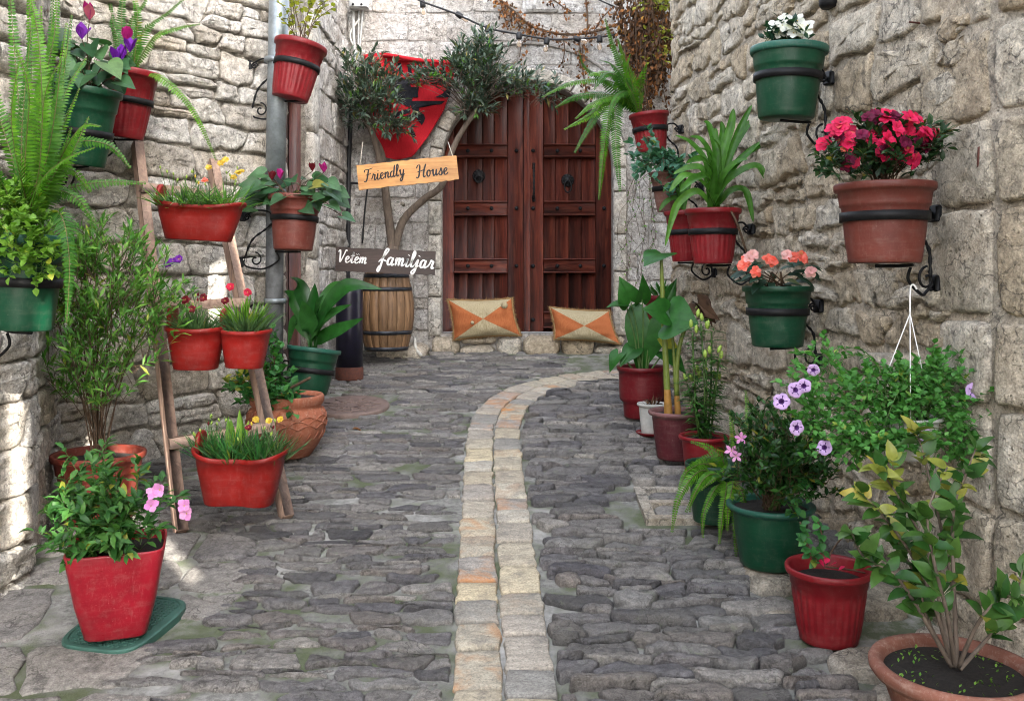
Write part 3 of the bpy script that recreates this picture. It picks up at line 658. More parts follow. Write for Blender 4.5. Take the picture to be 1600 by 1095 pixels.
def pot(th, base, r, h, kind, mat, ax=0, ay=0, ribs=0, rimmat=None, soil=.90, name="pot"):
    T = tilted(base, ax, ay); p = PROF[kind]; q = []
    for (r0, z0), (r1, z1) in zip(p, p[1:]):
        n = 5 if abs(z1-z0) > .2 else 1
        q += [(r0+(r1-r0)*i/n, z0+(z1-z0)*i/n) for i in range(n)]
    q.append(p[-1]); q = [(a*r, b*h) for a, b in q]
    mod = (lambda a, j, z: 1+.022*math.cos(ribs*a)*(1 if .08*h < z < .72*h and j < len(q)-6 else 0)) if ribs else None
    seg = ribs*4 if ribs else 48
    k = len(q)
    if rimmat: k = next(i for i in range(len(q)-1) if q[i][1] > .85*h)
    mb = MB(); lathe(mb, q[:k+1], T, seg, mod=mod); o = mb.build(name, mat, th)
    if rimmat: mb = MB(); lathe(mb, q[k:], T, seg); f = mb.f; mb.build("rim", rimmat, o)
    mb = MB(); rs = .88*r
    vs = [T @ V((0, 0, h*(soil+.02)))]; fs = []
    for j in range(1, 6):
        for kk in range(20):
            a = 2*PI*kk/20; rr = rs*j/5; vs.append(T @ V((rr*math.cos(a), rr*math.sin(a), h*soil+.012*noise.noise(V((rr*math.cos(a)*30, rr*math.sin(a)*30, base.x*7)))*(j < 5))))
    fs += [[0, 1+kk, 1+(kk+1) % 20] for kk in range(20)]
    for j in range(4): fs += [[1+j*20+kk, 1+(j+1)*20+kk, 1+(j+1)*20+(kk+1) % 20, 1+j*20+(kk+1) % 20] for kk in range(20)]
    mb.add(vs, fs); mb.build("soil", M_SOIL, th); return T
GB = "black iron brackets on the walls"
def bracket(label, base, r, h, kind, wallpt, ax=0, ay=0, tb=.60, drop=.1):
    """ring round the pot, plate on the wall, curls and brace; wallpt is on the wall beside the ring"""
    T = tilted(base, ax, ay); zb = h*tb; rb = prof_r(kind, tb)*r+.004; th = thing("wall_bracket", wallpt, label, "bracket", GB)
    mb = MB(); hb = .032
    lathe(mb, [(rb+.001, zb-hb/2), (rb+.005, zb-hb/2), (rb+.006, zb+hb/2), (rb+.002, zb+hb/2)], T, 48); mb.build("ring_band", M_IRON, th)
    C = T @ V((0, 0, zb)); W = V(wallpt); d = V((C.x-W.x, C.y-W.y, 0)); dist = d.length; d.normalize(); side = V((-d.y, d.x, 0))
    def Q(a, z): return W+d*a+V((0, 0, z))
    zt = C.z-W.z; gap = dist-rb
    fr = Matrix(((d.x, side.x, 0, W.x), (d.y, side.y, 0, W.y), (0, 0, 1, W.z), (0, 0, 0, 1)))
    mb = MB(); box(mb, (.012, 0, zt+.02), (.03, .05, .06), .006, fr); lathe(mb, [(.009, 0), (.006, .006), (0, .007)], fr @ Matrix.Translation((.026, 0, zt+.02)) @ Matrix.Rotation(PI/2, 4, 'Y'), 8)
    mb.build("wall_plate", M_IRON, th); mb = MB(); zl = (T @ V((0, 0, 0))).z-W.z-drop
    box(mb, (.010, 0, zl+.03), (.026, .04, .06), .006, fr); mb.build("wall_plate", M_IRON, th)
    mb = MB(); tube(mb, crom([Q(gap, zt), Q(gap*.85, zt+.045), Q(gap*.5, zt+.055), Q(.035, zt+.03)], 6), .0055, 6)
    sp = [Q(.045+.022*(1-i/16)*math.cos(i*.75), zt+.015+.022*(1-i/16)*math.sin(i*.75)) for i in range(14)]; tube(mb, sp, .005, 6)
    mb.build("scroll", M_IRON, th)
    mb = MB(); bp = [Q(gap+.004, zt-.01), Q(gap*.75, zt-.06), Q(gap*.35, (zt+zl)*.5+.02), Q(.03, zl+.06), Q(.02, zl+.02)]; cp = crom(bp, 8)
    tube(mb, cp, [.006+.0018*math.sin(i*1.7) for i in range(len(cp))], 6); mb.build("brace", M_IRON, th)
    zz = (T @ V((0, 0, 0))).z-W.z-.010
    mb = MB(); ra = .045
    pts = [Q(dist+.04, zz), Q(dist-.06, zz), Q(gap+.01, zz+.004)]
    arc_ = [Q(gap*.45+ra*(1-.05*i)*math.cos(PI*.5-i*.42), zz-.045+ra*(1-.05*i)*math.sin(PI*.5-i*.42)) for i in range(17)]
    tube(mb, crom(pts, 4), .006, 6); tube(mb, arc_, .005, 6)
    big = [Q(gap+.02, zz-.005), Q(gap+.03, zz-.05), Q(gap*.7, zz-.10), Q(.05, zl-.0+min(0, zz-.09-zl)), Q(.015, zl+.03)]
    tube(mb, crom(big, 6), .0055, 6); mb.build("bottom_scroll", M_IRON, th)
    return th

# ---------------------------------------------------------------- barrel, cylinder, pipes, manhole
by = 7.52; bxx = (604-CX)/F*by; bz = 1.6-(547-HY)/F*by
ba = thing("wine_barrel", (bxx, by, bz), "small oak barrel with black iron hoops standing under the dark wooden sign", "barrel")
H = .66; rb = lambda t: .17+.058*math.sin(PI*t)
mbs = MB(); N = 18
for k in range(N):
    a0 = 2*PI*k/N+.012; a1 = 2*PI*(k+1)/N-.012; vs = []; n = 10
    for i in range(n+1):
        t = i/n
        for a, dr_ in ((a0, 0), (a0+.01, .003), ((a0+a1)/2, .0045), (a1-.01, .003), (a1, 0)): vs.append(V((bxx+(rb(t)+dr_)*math.cos(a), by+(rb(t)+dr_)*math.sin(a), bz+H*t)))
    s = MB(); s.add(vs, [[i*5+j, i*5+j+1, (i+1)*5+j+1, (i+1)*5+j] for i in range(n) for j in range(4)], 0, U(0, 1)); s.build("stave", M_OAK, ba)
mb = MB(); lathe(mb, [(0, H-.02), (.165, H-.02)], Matrix.Translation((bxx, by, bz)), 30); lathe(mb, [(0, .01), (rb(0)-.003, .01), (rb(.5)-.006, H/2), (rb(1)-.003, H-.02)], Matrix.Translation((bxx, by, bz)), 30); mb.build("barrel_head", M_OAK, ba)
M_HOOP = plain("barrel_hoop", (.03, .033, .04), .4, .5, .6, 30, .3)
for t in (.03, .235, .78, .945):
    mb = MB(); lathe(mb, [(rb(t-.02)+.005, -.016), (rb(t-.02)+.009, -.016), (rb(t+.02)+.009, .016), (rb(t+.02)+.005, .016)], Matrix.Translation((bxx, by, bz+H*t)), 36); mb.build("hoop", M_HOOP, ba)
M_NAVY = plain("dark_blue_paint", (.007, .006, .016), .35, 0, .6, 14, .1); M_RUST = plain("rusty_edge", (.09, .03, .02), .8, 0, .5, 40, .4)
cyY = 6.95; cyx = (546-CX)/F*cyY; cz0 = gz(cyY)+.004
cy = thing("metal_cylinder", (cyx, cyY, cz0), "tall dark blue metal cylinder with a rusty foot beside the barrel", "cylinder")
mb = MB(); T = Matrix.Translation((cyx, cyY, cz0)); lathe(mb, [(.104, .09), (.105, .4), (.104, .66), (.098, .70), (.085, .715), (0, .718)], T, 36); mb.build("body", M_NAVY, cy)
mb = MB(); lathe(mb, [(.106, 0), (.108, .01), (.107, .08), (.104, .10)], T, 36); mb.build("foot_ring", M_RUST, cy)
mb = MB(); lathe(mb, [(.05, .715), (.05, .73), (.03, .735), (0, .735)], T, 16); mb.build("valve_cap", M_RUST, cy)
dp = thing("downpipe", (-1.43, 5.52, .7), "grey galvanised downpipe running up the left wall beside the doorway", "pipe")
mb = MB(); a = P(437, -60, 5.5); b = P(430, 290, 5.5); tube(mb, [b, (a+b)/2, a], .060, 20); mb.build("upper_pipe", M_STEEL, dp)
M_OLDP = plain("old_pipe", (.12, .125, .13), .6, .3, .6, 12, .3)
mb = MB(); tube(mb, [P(428, 640, 5.52), P(429, 420, 5.5), P(430, 285, 5.5)], .054, 20); mb.build("lower_pipe", M_OLDP, dp)
for py in (95, 300, 470):
    mb = MB(); c = P(430, py, 5.5); lathe(mb, [(.062, -.015), (.066, -.015), (.066, .015), (.062, .015)], Matrix.Translation(c), 24); mb.build("pipe_clip", M_STEEL, dp)
M_BLK = plain("black_cable", (.010, .010, .012), .5); M_GREYC = plain("grey_conduit", (.36, .36, .35), .55, 0, .2, 20, .1); M_WHC = plain("white_cable", (.6, .58, .53), .5)
bp = thing("black_pipe", P(541, 460, 8.0), "thin black pipe running down the corner left of the olive tree", "pipe")
mb = MB(); tube(mb, crom([P(549, 170, 8.04), P(545, 260, 8.03), P(544, 400, 8.03), P(541, 560, 8.03)], 4), .020, 8); mb.build("pipe_run", M_BLK, bp)
mb = MB(); tube(mb, [P(545, 286, 8.03), P(575, 287, 8.06)], .010, 6); tube(mb, crom([P(575, 287, 8.06), P(570, 330, 8.06), P(566, 380, 8.06)], 4), .008, 6); mb.build("branch_cable", M_BLK, bp)
eb = thing("electrical_box", P(562, 12, 8.0), "grey electrical box with conduits high in the left corner", "box")
mb = MB(); c = P(561, 2, 7.98); box(mb, c, (.17, .10, .14), .008); o = mb.build("box_body", M_GREYC, eb)
mb = MB(); lathe(mb, [(.012, 0), (.009, .006), (0, .007)], Matrix.Translation(c+V((-.045, -.05, -.045))) @ Matrix.Rotation(PI/2, 4, 'X'), 8); lathe(mb, [(.012, 0), (.009, .006), (0, .007)], Matrix.Translation(c+V((.03, -.05, -.045))) @ Matrix.Rotation(PI/2, 4, 'X'), 8); mb.build("screw", M_IRON, o)
for pts, r, m in (([(552, 12), (553, 60), (556, 100)], .014, M_GREYC), ([(561, 12), (560, 60), (558, 100)], .008, M_GREYC), ([(568, 0), (565, 40), (560, 95)], .009, M_GREYC), ([(562, 30), (549, 48), (548, 62), (556, 80), (551, 95)], .008, M_WHC), ([(532, 72), (541, 76), (546, 90), (545, 100)], .011, M_GREYC), ([(529, 76), (538, 80), (543, 94)], .011, M_GREYC), ([(526, 82), (536, 92), (546, 100)], .009, M_WHC)):
    mb = MB(); tube(mb, crom([P(x, y, 8.03) for x, y in pts], 6), r, 7); mb.build("conduit", m, eb)
wt = thing("white_tube", P(650, 535, 7.95), "short bent white tube sticking out of the wall foot right of the barrel", "tube")
mb = MB(); tube(mb, crom([P(648, 529, 8.05), P(648, 533, 7.9), P(650, 545, 7.8), P(658, 555, 7.7)], 6), .014, 10); mb.build("tube", M_WHC, wt)
mh = thing("manhole_cover", (MAN[0], MAN[1], gz(MAN[1])), "round brown manhole cover with ribs set in the cobbles by the clay urn", "manhole cover")
M_MAN = plain("brown_cast_iron", (.15, .105, .09), .65, 0, .35, 25, .3); TG = Matrix.Translation(MG(MAN[0], MAN[1], .006)) @ Matrix.Rotation(math.atan(SL), 4, 'X')
mb = MB(); lathe(mb, [(.0, .012), (.20, .012), (.215, .016), (.255, .018), (.26, .010), (.26, -.02)], TG, 44); o = mb.build("cover_plate", M_MAN, mh)
mb = MB()
for k in range(12):
    a = 2*PI*k/12+.2; tube(mb, [TG @ V((.05*math.cos(a), .05*math.sin(a), .013)), TG @ V((.205*math.cos(a), .205*math.sin(a), .013))], .006, 5)
for rr in (.09, .15): tube(mb, [TG @ V((rr*math.cos(2*PI*k/28), rr*math.sin(2*PI*k/28), .013)) for k in range(29)], .005, 5)
mb.build("ribs", M_MAN, o)
# green utility lid
M_LIDG = plain("green_lid_plastic", (.035, .095, .075), .5, 0, .35, 18, .15)
ld = thing("utility_lid", MG(LID[0], LID[1], 0), "oblong green plastic utility lid with a tread pattern under the red square planter", "lid")
TL = Matrix.Translation(MG(LID[0], LID[1], .008)) @ Matrix.Rotation(math.atan(SL), 4, 'X') @ Matrix.Rotation(math.radians(-12), 4, 'Z')
def sup(a, b, n, k=40, z=0):
    o = []
    for i in range(k):
        t = 2*PI*i/k; c, s = math.cos(t), math.sin(t); o.append(V((a*math.copysign(abs(c)**(2/n), c), b*math.copysign(abs(s)**(2/n), s), z)))
    return o
def loft(mb, rings, T=None, mi=0, rnd=.5, cap0=True, cap1=True):
    k = len(rings[0]); vs = [(T @ p if T else p) for r in rings for p in r]
    fs = [[j*k+i, j*k+(i+1) % k, (j+1)*k+(i+1) % k, (j+1)*k+i] for j in range(len(rings)-1) for i in range(k)]
    if cap0: fs.append(list(range(k))[::-1])
    if cap1: fs.append([(len(rings)-1)*k+i for i in range(k)])
    mb.add(vs, fs, mi, rnd)
mb = MB(); loft(mb, [sup(.155, .195, 4, z=-.02), sup(.155, .195, 4, z=.014), sup(.150, .19, 4, z=.018), sup(.140, .18, 4, z=.018), sup(.137, .177, 4, z=.013)], TL); o = mb.build("lid_plate", M_LIDG, ld, smooth=False)
mb = MB()
for i in range(-9, 10):
    for j in range(-11, 12):
        x, y = i*.016, j*.016
        if abs(x) < .128 and abs(y) < .168 and (abs(x)/.135)**4+(abs(y)/.175)**4 < .95:
            q = Matrix.Translation((x, y, .0155)) @ Matrix.Rotation(PI/4 if (i+j) % 2 else -PI/4, 4, 'Z'); box(mb, (0, 0, 0), (.011, .0035, .004), .001, TL @ q)
mb.build("tread_pattern", M_LIDG, o, smooth=False, kind='stuff')

# ---------------------------------------------------------------- ladder
la = thing("wooden_ladder", (-1.3, 4.1, .47), "weathered wooden ladder stand leaning on the left wall and holding four red planters", "ladder")
RA = (V((-1.47, 3.98, gz(3.98)+.005)), V((-2.05, 4.90, 2.34))); RB = (V((-1.04, 4.14, gz(4.14)+.005)), V((-1.76, 5.26, 2.28)))
def beam(mb, a, b, wx, wy, sideh, rnd=.5, bev=.003):
    d = (b-a); L = d.length; z = d.normalized(); x = (sideh-z*sideh.dot(z)).normalized(); y = z.cross(x); c = (a+b)/2
    box(mb, (0, 0, 0), (wx, wy, L), bev, Matrix(((x.x, y.x, z.x, c.x), (x.y, y.y, z.y, c.y), (x.z, y.z, z.z, c.z), (0, 0, 0, 1))), rnd=rnd)
sv = V((.55, .42, 0)).normalized()
for a, b in (RA, RB): mb = MB(); beam(mb, a, b, .05, .072, sv, U(.3, .7)); mb.build("rail", M_LADW, la)
for s in (.2, .53, .86):
    p = RA[0].lerp(RA[1], s); q = RB[0].lerp(RB[1], s+.02); off = V((.03, -.05, 0)); ex = (p-q).normalized()*.02
    mb = MB(); beam(mb, p+off+ex, q+off, .05, .035, V((0, 0, 1)), U(.3, 1)); mb.build("rung", M_LADX, la)

# ---------------------------------------------------------------- signs with hand lettering
GL = {
'F': (1.12, [[(.8, 1.95), (.62, 1.2), (.42, .35), (.15, -.08), (-.15, .05)], [(.02, 1.5), (.15, 1.9), (.8, 1.92), (1.5, 2.08)], [(.25, 1.02), (.75, 1.08), (1.15, 1.22)]]),
'r': (.80, [[(0, .15), (.25, .65), (.36, 1.12)], [(.36, 1.12), (.42, .9), (.64, .9), (.58, .5), (.54, .12), (.68, 0), (.85, .2)]]),
'i': (.58, [[(0, .2), (.15, .5), (.28, 1.0), (.2, .4), (.25, .03), (.42, 0), (.62, .25)], [(.34, 1.42), (.38, 1.5)]]),
'e': (.74, [[(0, .3), (.35, .5), (.58, .78), (.45, 1.0), (.2, .85), (.1, .4), (.25, .02), (.5, .03), (.78, .3)]]),
'n': (.90, [[(0, .6), (.2, 1.0), (.12, 0)], [(.13, .3), (.35, .85), (.55, 1.0), (.65, .75), (.58, .3), (.67, .02), (.92, .25)]]),
'd': (.92, [[(.65, .85), (.4, 1.0), (.12, .7), (.1, .2), (.3, 0), (.55, .3), (.68, .9)], [(.88, 2.0), (.70, .9), (.6, .25), (.72, 0), (.94, .25)]]),
'l': (.60, [[(0, .25), (.3, .9), (.52, 1.6), (.45, 2.0), (.3, 1.85), (.2, 1.0), (.2, .2), (.35, 0), (.6, .25)]]),
'y': (.92, [[(0, .7), (.16, 1.0), (.2, .5), (.32, .05), (.5, .15), (.68, .6)], [(.75, 1.0), (.65, .3), (.5, -.5), (.25, -.9), (.08, -.65), (.35, -.25), (.92, .25)]]),
'H': (1.42, [[(.45, 1.95), (.38, 1.0), (.25, .2), (.0, -.05), (-.15, .15)], [(-.1, 1.45), (.1, 1.88), (.45, 1.95)], [(1.4, 2.0), (1.15, 1.3), (1.0, .4), (1.1, 0), (1.35, .15)], [(.05, .9), (.6, .98), (1.25, 1.18)]]),
'o': (.82, [[(.42, 1.0), (.15, .8), (.08, .35), (.28, 0), (.52, .2), (.58, .7), (.4, 1.0), (.55, .82), (.85, .8)]]),
'u': (.95, [[(.0, .75), (.18, 1.0), (.18, .4), (.3, .02), (.5, .2), (.68, .7)], [(.72, 1.0), (.65, .4), (.74, .02), (.96, .25)]]),
's': (.74, [[(0, .2), (.3, .7), (.42, 1.08), (.5, .75), (.6, .4), (.45, .03), (.2, .05), (.12, .25)], [(.45, .03), (.74, .28)]]),
'V': (1.15, [[(-.05, 1.6), (.15, 1.95), (.28, 1.5), (.36, .6), (.45, 0), (.7, .6), (.95, 1.4), (1.12, 2.0), (1.3, 1.8)]]),
't': (.66, [[(0, .25), (.3, 1.0), (.44, 1.75), (.3, .8), (.28, .15), (.45, 0), (.68, .25)], [(.02, 1.12), (.72, 1.22)]]),
'm': (1.22, [[(0, .6), (.2, 1.0), (.12, 0)], [(.13, .3), (.33, .85), (.5, 1.0), (.55, .7), (.5, 0)], [(.52, .3), (.72, .85), (.9, 1.0), (.98, .75), (.92, .25), (1.0, .02), (1.24, .25)]]),
'f': (.92, [[(-.1, .3), (.5, 1.1), (.92, 1.85), (.80, 2.1), (.55, 1.75), (.36, .6), (.2, -.5), (.02, -.92), (-.12, -.7), (.1, -.1)], [(.12, .55), (.45, .62), (.9, .45)]]),
'a': (.95, [[(.65, .85), (.4, 1.0), (.12, .7), (.1, .2), (.3, 0), (.52, .3), (.68, .95)], [(.72, 1.0), (.6, .3), (.72, 0), (.96, .25)]]),
'j': (.60, [[(.0, .25), (.32, 1.0), (.25, .2), (.1, -.6), (-.15, -.9), (-.27, -.6), (.1, -.15), (.55, .25)], [(.4, 1.42), (.44, 1.5)]]),
}
GL['ë'] = (GL['e'][0], GL['e'][1]+[[(.24, 1.36), (.28, 1.44)], [(.52, 1.42), (.56, 1.5)]])
def word(parent, text, org, ex, ez, nrm, size, wt, mat, track=.05):
    """hand lettering as thin raised strokes; the pen is heavy on downstrokes"""
    mb = MB(); x = 0; lift = .0016
    for ch in text:
        adv, sts = GL[ch]
        for s in sts:
            dot = len(s) == 2 and abs(s[0][0]-s[1][0])+abs(s[0][1]-s[1][1]) < .2
            pts = crom([V((a+b*.10+x, b, 0)) for a, b in s], 6); n = len(pts); L = []; Rr = []; lift += .00022
            for i, p in enumerate(pts):
                d = pts[min(i+1, n-1)]-pts[max(i-1, 0)]; d = d.normalized() if d.length > 0 else V((0, 1, 0))
                k = abs(d.y)*.75+.25; k *= .55+.45*(d.y < 0.2); e = min(1, .45+min(i, n-1-i)*.3)
                wd = wt*(1.0 if dot else (.35+.65*k)*e); m = V((-d.y, d.x, 0))
                L.append(p+m*wd/2); Rr.append(p-m*wd/2)
            q = lambda p, o: org+ex*(p.x*size)+ez*(p.y*size)+nrm*o
            vs = [q(p, lift) for p in L]+[q(p, lift) for p in Rr]+[q(p, 0) for p in L]+[q(p, 0) for p in Rr]
            fs = [[i, i+1, n+i+1, n+i] for i in range(n-1)]+[[i, i+1, 2*n+i+1, 2*n+i] for i in range(n-1)]+[[n+i, n+i+1, 3*n+i+1, 3*n+i] for i in range(n-1)]
            mb.add(vs, fs)
        x += adv+track
    mb.build("lettering", mat, parent, smooth=False); return x*size
def wordw(text, track=.05): return sum(GL[c][0]+track for c in text)
M_INK = plain("black_paint", (.008, .008, .009), .5); M_WPT = plain("white_paint", (.82, .81, .79), .5, 0, .08)
M_TWINE = plain("twine", (.42, .38, .32), .9)
def sign(name, label, corners, Y, thick, mat, words, ink, wt, txt, wtoff):
    tl, tr, br, bl = [P(x, y, Y) for x, y in corners]; c = (tl+tr+br+bl)/4; ex = ((tr-tl)+(br-bl)).normalized(); ez = V((-ex.z, 0, ex.x)); W = ((tr-tl).length+(br-bl).length)/2; Hh = ((tl-bl).length+(tr-br).length)/2
    th = thing(name, c, label, "sign")
    n = 24; mb = MB(); front = []
    rs = random.Random(len(label)); up = [Hh/2+rs.uniform(-.004, .004) for _ in range(n+1)]; lo = [-Hh/2+rs.uniform(-.004, .004) for _ in range(n+1)]
    vs = []
    for yy in (-thick/2, thick/2):
        for i in range(n+1):
            x = -W/2+W*i/n+(rs.uniform(-.002, .002))
            for zz in (lo[i], 0, up[i]): vs.append(c+ex*x+ez*zz+V((0, yy, 0)))
    m = 3*(n+1); fs = []
    for i in range(n):
        for j in range(2):
            a = i*3+j; fs.append([a, a+3, a+4, a+1]); fs.append([m+a, m+a+1, m+a+4, m+a+3])
        fs.append([i*3, m+i*3, m+i*3+3, i*3+3]); fs.append([i*3+2, i*3+5, m+i*3+5, m+i*3+2])
    for i in (0, n): fs.append([i*3, i*3+1, m+i*3+1, m+i*3]); fs.append([i*3+1, i*3+2, m+i*3+2, m+i*3+1])
    mb.add(vs, fs); mb.build("board", mat, th, smooth=False)
    for text, (x0, y0), x1, rot in words:
        a = P(x0, y0, Y-thick/2); sz = (P(x1, y0, Y-thick/2)-a).length/wordw(text)
        e2 = (ex*math.cos(rot)+ez*math.sin(rot)); z2 = V((-e2.z, 0, e2.x)); word(th, text, V((a.x, Y-thick/2-.0005, a.z)), e2, z2, V((0, -1, 0)), sz, wt, ink)
    return th, ex, ez, c
s1, ex, ez, c1 = sign("wooden_sign", "light pine sign with black Friendly House lettering hanging in the olive tree", [(557, 259), (713, 243), (717, 281), (561, 297)], 7.42, .025, M_PINE,
    [("Friendly", (570, 284), 634, .06), ("House", (652, 278), 701, .02)], M_INK, .26, None, 0)
for a, b in (((562, 258), (567, 222)), ((708, 244), (700, 222))):
    mb = MB(); tube(mb, [P(a[0], a[1]+2, 7.42), P(*b, 7.5)], .004, 5); mb.build("cord", M_TWINE, s1)
sign("wooden_sign", "dark brown sign with white Vetëm familjar lettering above the barrel", [(524, 386), (680, 393), (680, 430), (525, 424)], 7.24, .025, M_DARKW,
    [("Vetëm", (527, 409), 573, -.03), ("familjar", (592, 413), 678, -.04)], M_WPT, .27, None, 0)

# ---------------------------------------------------------------- cushions
def clothmat(name, c1, c2, sc=(160, 160, 160), bmp=.5):
    m, nt, b = nmat(name); co = pos(nt); f = nz(nt, scl(nt, co, (1, 1, .12)), sc[0], 4, .7)
    nt.links.new(ramp(nt, f, [(.35, c1), (.65, c2)]), b.inputs['Base Color']); b.inputs['Roughness'].default_value = .9; b.inputs['Specular IOR Level'].default_value = .1
    bump(nt, b, f, bmp, .004); return m
M_STRAW = clothmat("straw_cloth", (.25, .20, .11), (.45, .385, .255)); M_ORNG = clothmat("orange_cloth", (.29, .085, .032), (.40, .135, .05)); M_FRNG = clothmat("brown_fringe", (.13, .075, .03), (.30, .19, .09))
def cushion(label, cs, Y0, lean):
    pts = [P(x, y, Y0) for x, y in cs]; c = sum(pts, V((0, 0, 0)))/4
    th = thing("cushion", V((c.x, Y0, min(p.z for p in pts))), label, "cushion", "cushions in front of the double door")
    def S(a, b, top):
        p = (pts[0]*(1-a)+pts[1]*a)*(1-b)+(pts[3]*(1-a)+pts[2]*a)*b
        x, y = 2*a-1, 2*b-1; e = (1-abs(x)**3)*(1-abs(y)**3); puff = .105*max(e, 0)**.5
        w_ = 1-.10*(abs(x)*(1-y*y)); q = c+(p-c)*(1-.10*(1-x*x)*abs(y)**2-.07*(1-y*y)*abs(x)**2)
        wr = .012*noise.noise(V((a*5, b*5, c.x*5)))+.006*noise.noise(V((a*14, b*9, c.x*3)))-.022*math.exp(-((b-.95+.2*abs(x))/.09)**2)*.5
        if top: return q+V((0, -puff-wr+(b-.5)*-lean, 0))
        return q+V((0, puff*.45+(b-.5)*-lean, 0))
    n = 20; mb = MB()
    grid = [[S(i/n, j/n, True) for i in range(n+1)] for j in range(n+1)]
    for j in range(n):
        for i in range(n):
            x, y = (i+.5)/n*2-1, (j+.5)/n*2-1
            vs = [grid[j][i], grid[j][i+1], grid[j+1][i+1], grid[j+1][i]]
            if abs(abs(x)-abs(y)) < 1e-6:   # cut the cells on the seams so that the colours meet in straight lines
                if (x < 0) == (y < 0):
                    t1, t2 = ([0, 1, 2], [0, 2, 3]); m1, m2 = ((0, 1) if y < 0 else (1, 0)) 
                else:
                    t1, t2 = ([0, 1, 3], [1, 2, 3]); m1, m2 = ((0, 1) if y < 0 else (1, 0))
                mb.add(vs, [t1], m1); mb.add(vs, [t2], m2)
            else: mb.add(vs, [[0, 1, 2, 3]], 0 if abs(y) > abs(x) else 1)
    back = [S(i/n, j/n, False) for j in range(n+1) for i in range(n+1)]
    mb.add(back, [[j*(n+1)+i, (j+1)*(n+1)+i, (j+1)*(n+1)+i+1, j*(n+1)+i+1] for j in range(n) for i in range(n)], 0)
    o = mb.build("cushion_cover", [M_STRAW, M_ORNG], th)
    bm_ = bpy.data.meshes  # weld the shared borders
    import bmesh
    b2 = bmesh.new(); b2.from_mesh(o.data); bmesh.ops.remove_doubles(b2, verts=b2.verts, dist=.0005); b2.to_mesh(o.data); b2.free()
    mb = MB(); edge = [S(i/40, 0, 1) for i in range(41)]+[S(1, i/26, 1) for i in range(1, 27)]+[S(1-i/40, 1, 1) for i in range(1, 41)]+[S(0, 1-i/26, 1) for i in range(1, 27)]
    tube(mb, edge, .010, 6)
    for i, p in enumerate(edge[:-1]):
        for k in range(3):
            q = p.lerp(edge[i+1], k/3); d = (q-c); d.y = 0; d.normalize(); d += V((U(-.5, .5), U(-.3, .3), U(-.5, .5)))*.6
            tube(mb, [q, q+d*U(.012, .03)], [.0035, .001], 4, rnd=U(0, 1))
    mb.build("fringe", M_FRNG, th); return th, S, c
th, S, c = cushion("straw and orange fringed cushion leaning on the left door leaf", [(699, 468), (800, 466), (814, 524), (709, 531)], 7.98, .05)
mb = MB()
for (x, y, r) in ((788, 477, .030), (738, 504, .016)):
    p = P(x, y, 7.86); lathe(mb, [(0, .0), (r, .0), (r*.9, .012), (0, .016)], Matrix.Translation(p) @ Matrix.Rotation(PI/2, 4, 'X'), 14)
mb.build("rosette", M_STRAW, th)
cushion("straw and orange fringed cushion lying lower in front of the right door leaf", [(859, 480), (953, 486), (968, 537), (866, 529)], 7.94, .10)

# ---------------------------------------------------------------- festoon lights
fe = thing("festoon_lights", P(810, 50, 7.85), "black festoon cable with small bulbs strung across the back wall", "string lights")
M_BULB, nt, b = nmat("clear_bulb"); b.inputs['Base Color'].default_value = (.9, .75, .6, 1); b.inputs['Transmission Weight'].default_value = .85; b.inputs['Roughness'].default_value = .05; b.inputs['IOR'].default_value = 1.3
cab = crom([P(630, -14, 7.7), P(655, 1, 7.72), P(712, 22, 7.75), P(762, 44, 7.8), P(811, 54, 7.84), P(860, 62, 7.86), P(900, 61, 7.87), P(940, 58, 7.88), P(972, 52, 7.9)], 8)
mb = MB(); tube(mb, cab, .0085, 6); mb.build("cable", M_BLK, fe)
for x, y, ang in ((660, 3, .1), (714, 22, 1.0), (762, 42, .05), (811, 53, 0), (855, 61, -.15), (898, 60, 1.2), (937, 58, 0), (972, 52, .6)):
    c = P(x, y, 7.8); T = Matrix.Translation(c) @ Matrix.Rotation(-ang, 4, 'Y')
    mb = MB(); lathe(mb, [(0, .01), (.018, .01), (.024, 0), (.026, -.045), (.022, -.05), (0, -.05)], T, 12); so = mb.build("bulb_socket", M_BLK, fe)
    mb = MB(); lathe(mb, [(.012, -.05), (.018, -.065), (.024, -.085), (.021, -.105), (.01, -.117), (0, -.119)], T, 12); mb.build("bulb", M_BULB, so)
mb = MB(); tube(mb, [P(935, 0, 8.0), P(962, 12, 8.02)], .007, 5); mb.build("cable", M_BLK, fe)
# small ironwork on the right wall
nl = thing("iron_nail", P(1440, 37, 3.3), "long rusty nail sticking out of the right wall high above the azalea", "nail")
mb = MB(); tube(mb, crom([P(1462, 40, 3.42), P(1440, 37, 3.34), P(1421, 35, 3.28)], 4), .0035, 6); mb.build("shank", M_RUST, nl)
hk = thing("rusty_strap", P(1531, 255, 3.0), "short rusty iron strap on the corner stones of the right wall", "strap")
mb = MB(); tube(mb, crom([P(1531, 230, 2.96), P(1530, 255, 2.955), P(1532, 285, 2.96)], 4), .007, 5); mb.build("strap", M_RUST, hk)
bl = thing("wall_lamp", P(1295, 2, 4.0), "black lamp holder at the top of the right wall, cut by the frame", "lamp")
mb = MB(); box(mb, P(1296, -14, 4.0), (.10, .09, .06), .015); lathe(mb, [(.035, -.06), (.045, -.045), (.045, 0), (.02, .02)], Matrix.Translation(P(1296, -8, 3.98)), 14); mb.build("lamp_body", M_IRON, bl)
